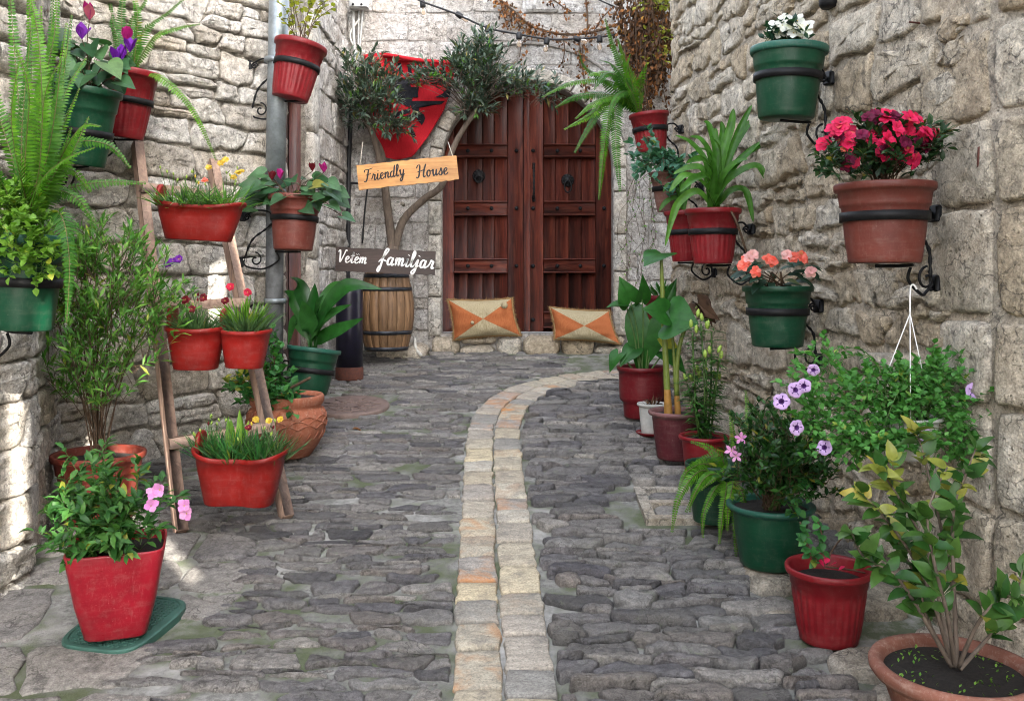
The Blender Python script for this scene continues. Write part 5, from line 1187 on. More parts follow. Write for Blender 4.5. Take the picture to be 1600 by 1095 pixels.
bush(t, P(425, 630, 5.05), [(P(405, 600, 5.0), (.20, .14, .12), 4), (P(430, 625, 4.9), (.14, .10, .06), 3), (P(425, 560, 5.05), (.10, .1, .12), 1)], 44, 7, .050, .040, ovate, L_ROSE, M_TWIG, fill=60, fl=5, t0=.35, sr=.003, out=.8, lname="foliage")
bush(t, P(425, 630, 5.05), [(P(400, 590, 4.95), (.2, .12, .12), 1)], 10, 6, .045, .036, ovate, L_YEL, M_TWIG, t0=.5, lname="young_foliage")
mb = MB(); tube(mb, crom([P(430, 640, 5.0), P(450, 610, 4.9), P(466, 600, 4.85), P(485, 590, 4.82)], 5), [.008]*16, 7); mb.build("pruned_stem", M_TWIG, t)
# reddish pot with the tall narrow leaved shrub
b = V((-1.90, 4.12, gz(4.12)+.01))
t = thing("potted_shrub", b, "red brown tub with a tall narrow leaved shrub in the left wall's corner", "potted plant")
pot(t, b, .200, .31, 'classic', M_RBRN, ribs=0, soil=.88)
ctr = V((-1.90, 4.12, b.z+.28))
bush(t, ctr, [(P(150, 470, 4.1), (.26, .18, .26), 5), (P(110, 560, 4.0), (.16, .15, .2), 2), (P(200, 520, 4.1), (.2, .15, .2), 3), (P(160, 400, 4.2), (.2, .15, .12), 3), (P(90, 450, 4.1), (.14, .14, .2), 2), (P(215, 440, 4.15), (.16, .14, .2), 2), (P(150, 600, 4.05), (.20, .15, .14), 2), (P(80, 420, 4.1), (.1, .14, .14), 1)], 30, 14, .062, .014, lance, L_OLE, M_TWIG, fill=370, ft=.10, fl=8, t0=.5, sr=.0034, out=.8, upb=.3, n=2, arch=.15, along=.5)
# square red planter with mallow
b = MG(-1.36, 3.09, .03)
t = thing("potted_mallow", b, "glossy red square planter with pink mallow flowers standing on the green lid", "potted plant")
T = Matrix.Translation(b) @ Matrix.Rotation(math.radians(19), 4, 'Z'); mb = MB(); hh = .30
rg = [sup(.096, .096, 5, z=0), sup(.100, .100, 6, z=.006), sup(.128, .128, 7, z=.12), sup(.148, .148, 7, z=.24), sup(.157, .157, 7, z=hh-.006), sup(.156, .156, 7, z=hh), sup(.150, .150, 7, z=hh), sup(.148, .148, 7, z=hh-.01), sup(.140, .140, 7, z=.2)]
loft(mb, rg, T, cap1=False); M_GLR = plastic("glossy_red_plastic", (0.2952, 0.0082, 0.0197), .32, dust=.1); mb.build("pot", M_GLR, t)
mb = MB(); loft(mb, [sup(.146, .146, 7, z=hh-.035), sup(.001, .001, 2, z=hh-.025)], T, cap0=False, cap1=False); mb.build("soil", M_SOIL, t)
bush(t, P(180, 870, 3.09), [(P(178, 790, 3.05), (.13, .13, .12), 5), (P(120, 830, 2.95), (.08, .08, .10), 2.5), (P(95, 790, 3.0), (.05, .08, .07), 1), (P(220, 800, 3.1), (.09, .1, .12), 3), (P(140, 755, 3.1), (.10, .1, .07), 2), (P(165, 850, 2.94), (.12, .05, .06), 2)], 62, 11, .050, .019, lance, L_MAL, M_GST, fill=70, t0=.3, sr=.0025, n=3, fold=.35, bend=.9)
bush(t, P(180, 870, 3.09), [(P(170, 845, 2.95), (.10, .06, .06), 1), (P(120, 880, 2.95), (.03, .03, .06), .5)], 16, 5, .062, .034, ovate, L_MAL, M_GST, t0=.5, n=4, lname="broad_leaves", bend=1.2, upb=-.1)
for x, y in ((240, 770), (250, 765), (236, 790), (288, 790), (292, 802), (102, 780)): flower(t, P(x, y, 2.98), V((U(-.4, .4), -1, U(-.1, .5))), U(.024, .030) if y != 780 else .018, 4, [C_PNK, C_CEN], wr=.9, cup=.7, cen=.1)
# ---------------------------------------------------------------- right side, wall pots
def wallpot(px, rim, bot, halfpx, Y, name, label, kind, mat, blabel, ax=0, ay=0, ribs=0, rimmat=None, tb=.58, plate=None):
    b = P(px, bot, Y); r = halfpx/F*Y; h = (bot-rim)/F*Y
    t = thing(name, b, label, "potted plant"); T = pot(t, b, r, h, kind, mat, ax, ay, ribs, rimmat)
    Yw = Y+.10; bracket(blabel, b, r, h, kind, (wallR(Yw)-.03, Yw, b.z+.02), ax, ay, tb=tb); return t, T, h
t, T, h = wallpot(1228, 76, 186, 58, 3.90, "potted_impatiens", "green wall pot with white impatiens high on the right wall", 'classic', M_GRN, "black iron bracket holding the green pot of white impatiens", 2, 2, 0, M_GRNR)
bush(t, P(1230, 80, 3.9), [(P(1228, 58, 3.85), (.12, .12, .06), 1)], 26, 6, .05, .028, ovate, L_IMP, M_GST, t0=.5, out=.8)
for x, y in ((1208, 42), (1222, 40), (1236, 38), (1250, 45), (1258, 52), (1240, 52), (1228, 30), (1216, 52), (1262, 40), (1246, 33)): flower(t, P(x, y, 3.80+U(-.03, .06)), V((U(-.5, .5), -1, .5)), .034, 5, [C_WHT, C_CEN], wr=.85, cup=.3, cen=.08, jit=.3)
t, T, h = wallpot(1382, 288, 411, 74, 3.10, "potted_azalea", "brownish red wall pot crowded with hot pink azalea blooms", 'classic', M_TERP, "black iron bracket holding the azalea pot", 0, 0)
bush(t, P(1380, 290, 3.1), [(P(1375, 250, 3.05), (.17, .14, .06), 4), (P(1300, 255, 3.0), (.06, .08, .05), 1), (P(1440, 225, 3.05), (.07, .08, .07), 1.5), (P(1375, 215, 3.1), (.16, .12, .06), 2)], 40, 8, .040, .017, obov, L_AZ, M_TWIG, fill=150, ft=.03, fl=7, t0=.6, out=.9, sr=.0025)
rs = random.Random(5)
for k in range(66):
    a = rs.uniform(0, 2*PI); r = math.sqrt(rs.uniform(0, 1)); x, y = 1372+98*r*math.cos(a), 222+46*r*math.sin(a); q = y > 240
    if q and rs.random() < .5: continue
    m = C_WINE if rs.random() < .36 else C_HOT
    flower(t, P(x, y, 3.06-rs.uniform(.02, .17)*(1-r*.5)), V(((x-1372)/120, -1, (225-y)/70+.3))+rv()*.3, .032 if m is C_HOT else .024, 6, [m, C_WINE], wr=.75, cup=.5, layers=2, cen=0, bend=.8, jit=.3)
t, T, h = wallpot(1215, 447, 541, 53, 4.0, "potted_impatiens", "green wall pot with coral impatiens and dark leaves, below the white impatiens", 'classic', M_GRN, "black iron bracket holding the green pot of coral impatiens")
for k in range(46):
    a = U(0, 2*PI); r = math.sqrt(U(.05, 1)); q = P(1213+58*r*math.cos(a), 428+20*r*math.sin(a), 4.0-U(.0, .17)*(1-r*.6)); mb = MB(); leaf(mb, q, V((math.cos(a), -.5+U(-.4, .3), U(-.25, .35))), UPV+CAMV*.6+rv()*.3, U(.07, .10), U(.030, .040), .7, .25, 5, ovate); mb.build("leaf", L_IMP, t)
sb = MB()
for k in range(14): tube(sb, [P(1213+U(-20, 20), 450, 4.0), P(1213+U(-50, 50), 425, 3.95)], .003, 5)
sb.build("stems", M_TWIG, t, kind='stuff')
for x, y, m in ((1160, 415, C_CRL), (1170, 405, C_CRLP), (1181, 424, C_CRL), (1200, 405, C_CRL), (1207, 408, C_CRL), (1230, 398, C_CRLP), (1238, 402, C_CRL), (1252, 400, C_CRL), (1254, 404, C_CRL), (1267, 424, C_CRLP), (1164, 408, C_CRL), (1176, 398, C_CRLP)): flower(t, P(x, y, 3.83), V((U(-.4, .4), -1, .4)), .030, 5, [m, C_CEN], wr=.82, cup=.45, cen=.08, layers=2, jit=.3, bend=.9)
t, T, h = wallpot(1114, 327, 412, 43, 4.80, "potted_clivia", "red wall pot with long arching strap leaves, nearest pot below the hanging rose", 'ribbed', M_RED, "black iron bracket holding the red pot of strap leaves", 0, 0, 24)
CL = [[(1135, 260), (1155, 205), (1175, 164)], [(1128, 250), (1142, 200), (1146, 170)], [(1120, 250), (1116, 215), (1118, 200)], [(1140, 270), (1175, 235), (1217, 212)], [(1105, 260), (1080, 225), (1055, 212)], [(1090, 300), (1062, 315), (1050, 340), (1039, 385)], [(1140, 300), (1165, 300), (1177, 347)], [(1100, 270), (1080, 262), (1052, 272)], [(1110, 250), (1095, 220), (1078, 214)], [(1130, 270), (1160, 250), (1190, 220)], [(1125, 260, -.1), (1122, 230, -.15), (1112, 215, -.2)], [(1112, 270, -.1), (1095, 250, -.2), (1072, 255, -.25)], [(1128, 280, -.1), (1150, 255, -.15), (1168, 250, -.2)], [(1108, 280, -.1), (1085, 280, -.2), (1062, 300, -.25)], [(1122, 260, .1), (1130, 215, .1), (1127, 190, .1)], [(1118, 250, -.05), (1108, 200, -.05), (1100, 190, -.05)], [(1132, 260, .1), (1165, 200, .1), (1180, 190, .1)], [(1115, 270, -.12), (1108, 240, -.18), (1090, 232, -.22)], [(1135, 285, -.1), (1180, 260, -.1), (1200, 285, -.1)], [(1100, 290, -.1), (1070, 275, -.15), (1046, 300, -.15)]]
for L in CL:
    mb = MB(); ribbon(mb, crom([P(1114+U(-8, 8), 330, 4.8+U(-.03, .03))]+PP(L, 4.8), 7), U(.036, .048), strap, (CAMV+UPV*.5+rv()*.4), .4); mb.build("leaf", L_CLIV, t)
mb = MB(); tube(mb, crom([P(1135, 320, 4.7), P(1150, 345, 4.65), P(1165, 390, 4.7), P(1170, 412, 4.75)], 5), .006, 6); mb.build("dry_stalk", M_TWIG, t)
t, T, h = wallpot(1070, 329, 408, 28, 5.4, "potted_clivia", "narrow red wall pot half hidden behind the strap leaved one", 'ribbed', M_RED, "black iron bracket holding the half hidden narrow red pot", 2, -3, 24)
for L in [[(1060, 300), (1045, 290), (1036, 300)], [(1065, 290), (1062, 265)], [(1075, 290), (1085, 275), (1095, 285)], [(1060, 310), (1042, 315), (1030, 330)]]:
    mb = MB(); ribbon(mb, crom([P(1068, 331, 5.4)]+PP(L, 5.4), 6), .035, strap, (CAMV+UPV*.5), .4); mb.build("leaf", L_CLIV, t)
t, T, h = wallpot(1048, 268, 331, 30, 5.62, "potted_rose", "faded brown wall pot with a blue green rose drooping over its rim", 'ribbed', M_BRP, "black iron bracket holding the faded brown rose pot", 2, -4)
bush(t, P(1045, 268, 5.6), [(P(1020, 250, 5.5), (.13, .14, .08), 3), (P(1050, 260, 5.45), (.12, .10, .07), 3), (P(1010, 262, 5.45), (.1, .1, .05), 1), (P(1050, 300, 5.4), (.08, .08, .12), 1), (P(1015, 220, 5.6), (.04, .08, .05), .6)], 30, 7, .052, .036, ovate, L_ROSEB, M_TWIG, fill=40, fl=6, t0=.4, sr=.0028)
t, T, h = wallpot(1019, 178, 238, 31, 6.05, "potted_fern", "tilted red wall pot with a big fern spilling towards the arched door", 'ribbed', M_RED, "black iron bracket holding the red fern pot at the lane corner", 0, -5, 24)
for k, L in enumerate([[(975, 110), (958, 70), (946, 30)], [(960, 130), (900, 128), (846, 152)], [(955, 150), (905, 150), (868, 168)], [(960, 150), (948, 200), (936, 312)], [(965, 160), (962, 220), (969, 300)], [(960, 150), (925, 178), (882, 202)], [(955, 150), (925, 190), (898, 238)], [(985, 120), (975, 90), (965, 60)], [(950, 130), (915, 105), (905, 78)], [(965, 120), (930, 115), (920, 120)], [(975, 130), (950, 115), (928, 140)], [(1000, 140), (1003, 120), (1010, 100)], [(985, 145), (965, 150), (950, 185)], [(970, 150), (930, 160), (900, 185)], [(980, 130), (955, 100), (935, 95)], [(990, 150), (978, 125), (985, 85)]]):
    frond(t, [P(1000+U(-4, 4), 178, 6.05)]+[P(x, y, 6.05-.12*(i+1)) for i, (x, y) in enumerate(L)], U(.055, .07), L_FERN if k % 2 else L_FERND, .0185)
b = P(1034, 528, 7.6); t = thing("potted_plant", b, "red pot mostly hidden behind the arum leaves at the lane corner", "potted plant")
pot(t, b, .15, .36, 'ribbed', M_RED2, ribs=24); tuft(t, P(1034, 462, 7.6), .1, 40, .14, .03, L_TARO, lean=1.1)
# ---------------------------------------------------------------- petunia basket
c = V((1.33, 3.02, P(0, 690, 3.02).z)); b = c+V((0, 0, -.05))
t = thing("hanging_basket", b, "white hanging basket overflowing with lilac petunias on white strings", "hanging basket")
pot(t, b, .115, .14, 'round', M_WHT)
hook = P(1427, 452, 3.07); mb = MB(); kn = P(1422, 490, 3.05)
tube(mb, crom([hook+V((.012, 0, 0)), hook+V((0, 0, .016)), hook+V((-.010, 0, .0)), kn], 6), .003, 6)
for a in (0.4, 2.5, 4.4): tube(mb, [kn, b+V((.115*math.cos(a), .115*math.sin(a), .135))], .0018, 5)
mb.build("hanger_strings", M_WPT, t)
pc = lambda x, y, d=0: P(x, y, 3.0+d)
bush(t, b+V((0, 0, .13)), [(pc(1395, 610), (.20, .12, .10), 5), (pc(1310, 620, -.05), (.13, .10, .12), 3), (pc(1480, 640, .02), (.16, .10, .14), 4), (pc(1330, 680, -.1), (.14, .08, .07), 2), (pc(1420, 670, -.1), (.16, .06, .07), 3), (pc(1375, 690, -.14), (.12, .04, .06), 2.5), (pc(1530, 680, .0), (.09, .08, .07), 1.5), (pc(1290, 570, 0), (.09, .1, .06), 1), (pc(1460, 580, .05), (.12, .1, .07), 2), (pc(1540, 710, 0), (.09, .06, .05), 1.2), (pc(1500, 700, .02), (.12, .08, .06), 1.5), (pc(1265, 640, -.02), (.08, .08, .10), 1.2)], 90, 10, .027, .020, ovate, L_PET, M_GST, fill=400, ft=.06, fl=7, t0=.35, sr=.0022, n=3, out=.85, arch=.1)
for x, y, r in ((1271, 578, .022), (1243, 609, .028), (1256, 603, .026), (1221, 627, .030), (1245, 668, .028), (1288, 699, .027), (1521, 611, .031), (1443, 677, .026)): petunia(t, pc(x, y, -.16+(.12 if x > 1500 else 0)), V((U(-.75, .6), -1, U(-.35, .6))), r*.92, [C_LIL, C_LILD])
# ---------------------------------------------------------------- right side, on the ground
def gpot(name, label, X, Y, r, h, kind, mat, lift=.045, **k):
    b = MG(X, Y, lift); t = thing(name, b, label, "potted plant"); T = pot(t, b, r, h, kind, mat, **k); return t, b+V((0, 0, h*.9)), T
t, c, T = gpot("potted_arum", "tall deep red pot with broad arum leaves standing farthest up the right side", .835, 5.73, .160, .325, 'step', M_RED2)
def bigleaf(t, stalk, base, dirpx, Y, L, W, mat, nr, droop=.5, cup=.1, sr=.006, smat=None, name="leaf", wav=.02):
    sb = MB(); cp = crom(PP(stalk, Y), 6); tube(sb, cp, [sr*(1-.45*i/len(cp)) for i in range(len(cp))], 7); o = sb.build("stalk", smat or M_GST, t)
    q = cp[-1]; d = P(*dirpx, Y-.05)-q; mb = MB(); heart(mb, q, d, nr, L, W, cup, droop, wav=wav); mb.build(name, mat, t)
Y = 5.73
for st_, dr_, L, W, nr in (([(1000, 585), (996, 520), (985, 470)], (975, 445), .17, .15, V((-.3, -.7, .7))), ([(1003, 585), (1005, 500), (1003, 468)], (1010, 440), .16, .12, V((.5, -.8, .4))), ([(1008, 585), (1015, 520), (1015, 500)], (995, 590), .36, .28, V((-.2, -1, .3))), ([(1000, 585), (990, 520), (978, 476)], (955, 472), .14, .12, V((-.2, -.4, .9))), ([(995, 585), (975, 560), (966, 553)], (950, 575), .13, .10, V((-.6, -.7, .3))), ([(1010, 585), (1022, 520), (1035, 480)], (1058, 440), .2, .12, V((.3, -.8, .5))), ([(1012, 585), (1030, 560), (1040, 550)], (1060, 565), .18, .14, V((.2, -.8, .5))), ([(1005, 585), (1000, 560), (990, 545)], (975, 560), .15, .12, V((-.3, -.8, .5)))):
    bigleaf(t, st_, None, dr_, Y, L, W, L_TARO, nr)
sp_ = MB(); leaf(sp_, P(1027, 530, 5.6), V((1, 0, -.3)), CAMV, .16, .08, .6, .3, 5, ovate); sp_.build("yellowed_leaf", L_YEL, t)
b = MG(.838, 5.38, .03); t = thing("potted_plant", b, "small white pot with a withered plant on a red saucer", "potted plant")
mb = MB(); lathe(mb, [(0, 0), (.07, 0), (.092, .016), (.094, .022), (.088, .022), (.07, .008), (0, .008)], Matrix.Translation(b), 32); mb.build("saucer", M_RED, t)
pot(t, b+V((0, 0, .009)), .086, .185, 'round', M_WHT); tuft(t, b+V((0, 0, .17)), .035, 26, .07, .012, L_DEADD, name="withered_leaves", bend=2)
t, c, T = gpot("potted_taro", "maroon pot with faded rim and two tall taro stalks", .90, 4.90, .152, .262, 'round', M_MAR, rimmat=M_MARR)
Y = 4.9; M_STK = plain("taro_stalk", (.13, .17, .03), .45, 0, .3, 12, .1); M_STB = plain("yellowed_stalk_base", (.30, .15, .03), .6, 0, .3, 30, .2)
for pts, rr in (([(1045, 660), (1041, 580), (1036, 480), (1033, 400)], .022), ([(1060, 660), (1057, 590), (1062, 540), (1078, 495), (1092, 476)], .017)):
    cp = crom(PP(pts, Y), 8); n = len(cp); mb = MB(); tube(mb, cp[5:], [rr*(1-.62*(i+5)/n) for i in range(n-5)], 10); o = mb.build("stalk", M_STK, t)
    mb = MB(); tube(mb, cp[:7], [rr*(1.22-.45*i/7) for i in range(7)], 10); mb.build("stalk_base", M_STB, o)
mb = MB(); heart(mb, P(1033, 396, Y), P(1000, 408, Y-.15)-P(1033, 396, Y), V((-.1, -.35, 1)), .17, .17, .1, .4, wav=.02); mb.build("leaf", L_TARO, t)
sb = MB(); tube(sb, crom(PP([(1055, 610), (1052, 540), (1047, 500)], Y), 6), .008, 8); sb.build("stalk", M_STK, t)
mb = MB(); heart(mb, P(1048, 497, Y-.04), V((.55, -.4, -.02)), V((-.3, -.9, .7)), .15, .27, .12, .5, wav=.02); mb.build("leaf", L_TARO, t)
mb = MB(); heart(mb, P(1040, 488, Y-.06), V((-.9, -.3, .25)), V((-.2, -.9, .6)), .13, .16, .12, .4, wav=.02); mb.build("leaf", L_TARO, t)
for k in range(4):
    mb = MB(); heart(mb, P(1092, 476, Y), V((U(-.7, .7), -.3, U(-.9, .1))), V((U(-1, 1), -1, .2)), .13, .10, .5, .8, wav=.05); mb.build("withered_leaf", L_DEADD, t)
t, c, T = gpot("potted_lily", "red pot of budding lilies with narrow leaves on upright stems", .97, 4.53, .125, .235, 'round', M_RED)
rs = random.Random(3)
for (x0, y0, x1, y1) in ((1095, 690, 1082, 520), (1100, 690, 1095, 505), (1105, 690, 1112, 518), (1110, 690, 1124, 560), (1098, 690, 1074, 600), (1106, 690, 1118, 600), (1102, 690, 1103, 560), (1094, 690, 1086, 590)):
    cp = crom([P(x0, y0, 4.53), P((x0+x1)/2+rs.uniform(-5, 5), (y0+y1)/2, 4.5+rs.uniform(-.08, .08)), P(x1, y1, 4.5+rs.uniform(-.08, .08))], 10); mb = MB(); tube(mb, cp, .0045, 6); mb.build("stem", M_GST, t)
    mb = MB()
    for i in range(3, len(cp)):
        for k in range(4): a = rs.uniform(0, 2*PI); leaf(mb, cp[i]+UPV*rs.uniform(-.015, .015), V((math.cos(a), math.sin(a), .5)), UPV, rs.uniform(.06, .10), .014, .8, .3, 4, lance)
    mb.build("stem_leaves", L_LILY, t, kind='stuff')
    for k in range(2):
        mb = MB(); q = cp[-1]+V((rs.uniform(-.03, .03), rs.uniform(-.03, .03), rs.uniform(-.01, .03))); lathe(mb, [(0, 0), (.008, .008), (.011, .022), (.007, .038), (0, .046)], Matrix.Translation(q) @ Matrix.Rotation(rs.uniform(-.4, .4), 4, 'Y'), 8); mb.build("bud", C_BUD, t)
t, c, T = gpot("potted_fern", "dark green pot hidden under a low fern spilling onto the cobbles", .905, 4.02, .125, .26, 'classic', M_DGRN)
for k, L in enumerate([[(1095, 735, -.2), (1062, 775, -.3), (1050, 830, -.3)], [(1110, 740, -.2), (1085, 770, -.3), (1078, 800, -.3)], [(1120, 760, -.25), (1100, 800, -.35), (1098, 840, -.35)], [(1135, 760, -.25), (1128, 810, -.35), (1124, 850, -.35)], [(1150, 770, -.25), (1150, 820, -.35), (1150, 872, -.35)], [(1105, 725, -.1), (1075, 735, -.2), (1060, 765, -.25)], [(1130, 720, -.1), (1110, 700, -.1), (1080, 690, -.1)], [(1140, 730, -.3), (1120, 745, -.4), (1095, 765, -.4)], [(1160, 720, 0), (1170, 660, 0), (1165, 610, .1)], [(1150, 720, .1), (1145, 670, .1), (1140, 640, .1)], [(1155, 760, -.3), (1165, 800, -.35), (1166, 840, -.35)], [(1120, 740, -.3), (1098, 750, -.4), (1072, 800, -.4)], [(1145, 755, -.3), (1138, 790, -.4), (1136, 830, -.4)], [(1120, 715, 0), (1095, 720, 0), (1070, 745, 0)]]):
    frond(t, [P(1135+U(-8, 8), 752, 4.02)]+PP(L, 4.02), U(.036, .044), L_FERN, .0125)
t, c, T = gpot("potted_shrub", "green pot with a dense dark glossy shrub between the low fern and a red pot", 1.03, 3.57, .170, .245, 'round', M_GRN, rimmat=M_GRNR)
bush(t, c, [(P(1215, 720, 3.5), (.19, .17, .12), 5), (P(1190, 745, 3.4), (.13, .1, .10), 3), (P(1260, 740, 3.5), (.12, .12, .12), 3), (P(1205, 670, 3.6), (.15, .14, .06), 2)], 70, 9, .036, .016, ovate, L_DARK, M_TWIG, fill=260, ft=.06, t0=.4, sr=.003, out=.9, n=3)
bush(t, c, [(P(1250, 790, 3.36), (.10, .06, .06), 1), (P(1262, 760, 3.4), (.07, .06, .05), 1)], 20, 6, .034, .026, ovate, L_ROSE, M_GST, t0=.45, lname="rose_leaves")
for x, y in ((1143, 704), (1158, 684), (1150, 712)): flower(t, P(x, y, 3.38), V((-.4, -1, .2)), .026, 5, [C_PNK, C_CEN], wr=.5, cup=.5, cen=.1)
t, c, T = gpot("potted_rose", "ribbed red pot with a sparse young rose and fallen pink petals", 1.085, 3.07, .142, .252, 'ribbed', M_RED, lift=.006, ribs=28, soil=.80)
sb = MB(); tw = [((1280, 880), (1262, 850), (1250, 815)), ((1285, 880), (1285, 840), (1278, 815)), ((1280, 880), (1268, 870), (1255, 838)), ((1292, 882), (1300, 860), (1330, 820)), ((1290, 885), (1330, 890), (1352, 895))]
fb = MB()
for k, q in enumerate(tw):
    cp = crom(PP(q, 3.05), 6); tube(sb, cp, .003, 5)
    if k < 3:
        for i in range(3, len(cp), 2):
            for s in range(3): leaf(fb, cp[i], rv()+V((0, -.3, .3)), UPV+CAMV, .034, .024, .4, .2, 4, ovate)
sb.build("stems", M_TWIG, t, kind='stuff'); fb.build("foliage", L_ROSE, t, kind='stuff')
for x, y in ((1290, 886), (1297, 888), (1287, 890), (1310, 896)): 
    mb = MB(); leaf(mb, P(x, y, 3.03)+V((0, 0, .012)), V((U(-1, 1), U(-1, 1), .3)), UPV, .026, .024, -.4, .3, 4, obov); mb.build("fallen_petal", C_HOT, t)
# big camellia
b = MG(1.235, 2.50, .02); t = thing("potted_camellia", b, "wide old clay bowl with a leafy camellia at the bottom right corner", "potted plant")
pot(t, b, .215, .215, 'bowl', M_CLAYD, soil=.86); Y = 2.5; rs = random.Random(9)
br = [[(1490, 1040), (1470, 950, .05), (1445, 850, .1), (1400, 770, .1), (1370, 730, .1)], [(1488, 1040), (1455, 930), (1420, 860), (1375, 800, -.05), (1345, 770, -.05)], [(1494, 1040), (1490, 930, .1), (1465, 800, .1), (1440, 700, .15), (1430, 672, .15)], [(1496, 1040), (1490, 900), (1490, 800), (1510, 740), (1525, 700)], [(1500, 1045), (1540, 1000, .05), (1580, 950, .1), (1598, 890, .1)], [(1486, 1040), (1440, 960, -.1), (1400, 900, -.15), (1350, 870, -.15), (1330, 830, -.15)], [(1492, 1040), (1480, 960, -.1), (1460, 880, -.15), (1450, 800, -.1), (1480, 730, 0)], [(1498, 1040), (1530, 970, -.1), (1570, 930, -.1), (1605, 960, -.1)], [(1490, 1040), (1455, 980, .05), (1430, 900, .05), (1400, 830, .1), (1395, 720, .15)]]
for q in br:
    cp = crom(PP(q, Y), 7); n = len(cp); mb = MB(); tube(mb, cp, [.0068*(1-.75*i/n) for i in range(n)], 7); mb.build("branch", M_BARK, t)
    for i in range(7, n):
        for s in range(1 if rs.random() < .35 else 2):
            p = cp[i].lerp(cp[min(i+1, n-1)], rs.random()); young = p.z > P(0, 790, Y).z and rs.random() < .65
            d = (cp[min(i+1, n-1)]-cp[i-1]).normalized()*.5+V((rs.uniform(-1, 1), rs.uniform(-1, .5), rs.uniform(-.5, .7))); L = rs.uniform(.045, .078)*(.85 if young else 1.05)
            mb = MB(); leaf(mb, p, d, UPV*.6+CAMV*.5+rv()*.5, L, L*.52, rs.uniform(.2, .9), .22, 6, ovate); mb.build("leaf", L_CAMY if young else L_CAM, t)
fb = MB()
for k in range(90):
    a = U(0, 2*PI); r = .17*math.sqrt(U(0.2, 1)); q = b+V((r*math.cos(a), r*math.sin(a), .19)); leaf(fb, q, rv()+UPV, UPV, .012, .008, .3, .2, 2, ovate)
fb.build("seedlings", L_HERB, t, kind='stuff')
# ---------------------------------------------------------------- olive tree, flag
t = thing("olive_tree", P(612, 560, 7.9), "small olive tree rising behind the barrel with two dark leafy crowns", "tree")
Y = 7.9; tk = [([(612, 552), (612, 440), (614, 385)], .064, .056), ([(614, 390), (606, 330), (598, 270), (584, 215), (572, 190)], .042, .022), ([(616, 392), (630, 345), (662, 312), (690, 290), (705, 240), (722, 205), (750, 165)], .038, .020), ([(602, 300), (600, 260), (596, 235), (580, 205)], .028, .016)]
for i, (q, r0, r1) in enumerate(tk):
    cp = crom([P(x, y, Y-(.03*j if i else 0)) for j, (x, y) in enumerate(q)], 7); n = len(cp); mb = MB(); tube(mb, cp, [(r0+(r1-r0)*k/(n-1))*(1+.06*noise.noise(V((k*.6, i, 3)))) for k in range(n)], 12); mb.build("trunk" if i == 0 else "limb", M_BARK, t)
mb = MB(); q = P(630, 320, 7.82); tube(mb, [q+V((0, .03, -.0)), q+V((-.01, -.03, .01))], [.016, .016], 8); mb.build("pruned_stub", M_KERB, t)
def crown(base, regs, nst, seed):
    bush(t, base, regs, int(nst*.5), 14, .080, .023, lance, L_OLV, M_BARK, fill=int(nst*2.8), ft=.13, fl=9, t0=.45, sr=.006, out=.75, upb=.25, n=2, arch=.08, along=.7, bspread=.05, tip=True)
    bush(t, base, regs, int(nst*.18), 5, .06, .018, lance, L_OLVY, M_BARK, fill=int(nst*.75), ft=.05, fl=7, t0=.85, sr=.003, out=.5, upb=.6, n=2, arch=.08, along=1, bspread=.05, lname="young_foliage")
crown(P(578, 195, 7.8), [(P(570, 130, 7.65), (.22, .22, .22), 3), (P(592, 152, 7.6), (.20, .2, .20), 3), (P(560, 175, 7.7), (.16, .2, .16), 2), (P(622, 196, 7.6), (.12, .15, .07), .8), (P(605, 200, 7.6), (.14, .12, .06), .6)], 62, 1)
crown(P(735, 180, 7.8), [(P(750, 120, 7.65), (.26, .22, .20), 4), (P(735, 110, 7.7), (.18, .2, .16), 3), (P(812, 138, 7.6), (.26, .2, .07), 1.3), (P(690, 125, 7.65), (.09, .12, .07), .5), (P(660, 122, 7.62), (.15, .12, .07), .8), (P(755, 80, 7.7), (.10, .14, .10), 1), (P(855, 152, 7.6), (.14, .15, .05), .6), (P(740, 170, 7.65), (.14, .12, .08), 1)], 96, 2)
M_FLAG_R = clothmat("red_flag_cloth", (.30, .010, .016), (.42, .016, .024), bmp=.2); M_FLAG_B = clothmat("black_flag_print", (.010, .010, .013), (.02, .02, .024), bmp=.2)
FY = 8.0; fl_o = [(563, 89), (600, 84), (650, 93), (712, 98), (706, 135), (694, 172), (668, 215), (645, 245), (622, 250), (600, 247), (584, 222), (572, 180), (566, 130)]
t = thing("flag", P(640, 170, FY), "red flag with a black double headed eagle hanging behind the olive branches", "flag")
def flz(x, y): return FY-.03+.030*math.sin((x-y*.45)*.09)+.018*math.sin((x*.5+y)*.11)*(y > 130)+.012*noise.noise(V((x*.03, y*.03, 1)))-.03*max(0, (105-y)/20)*(y < 105)
def inside(x, y, poly):
    r = False
    for i in range(len(poly)):
        (x1, y1), (x2, y2) = poly[i], poly[i-1]
        if (y1 > y) != (y2 > y) and x < (x2-x1)*(y-y1)/(y2-y1)+x1: r = not r
    return r
def span(y, poly):
    xs_ = []
    for i in range(len(poly)):
        (x1, y1), (x2, y2) = poly[i], poly[i-1]
        if (y1 > y) != (y2 > y): xs_.append((x2-x1)*(y-y1)/(y2-y1)+x1)
    return (min(xs_), max(xs_)) if xs_ else None
mb = MB(); rows = []
for j in range(41):
    y = 84.5+(249.5-84.5)*j/40; a, b_ = span(y, fl_o); rows.append([(a+(b_-a)*i/24, y) for i in range(25)])
vs = [P(x, y, flz(x, y)) for r in rows for x, y in r]; mb.add(vs, [[j*25+i, j*25+i+1, (j+1)*25+i+1, (j+1)*25+i] for j in range(40) for i in range(24)])
cl = mb.build("cloth", M_FLAG_R, t); sm2 = cl.modifiers.new("thickness", 'SOLIDIFY'); sm2.thickness = .003; sm2.offset = 1
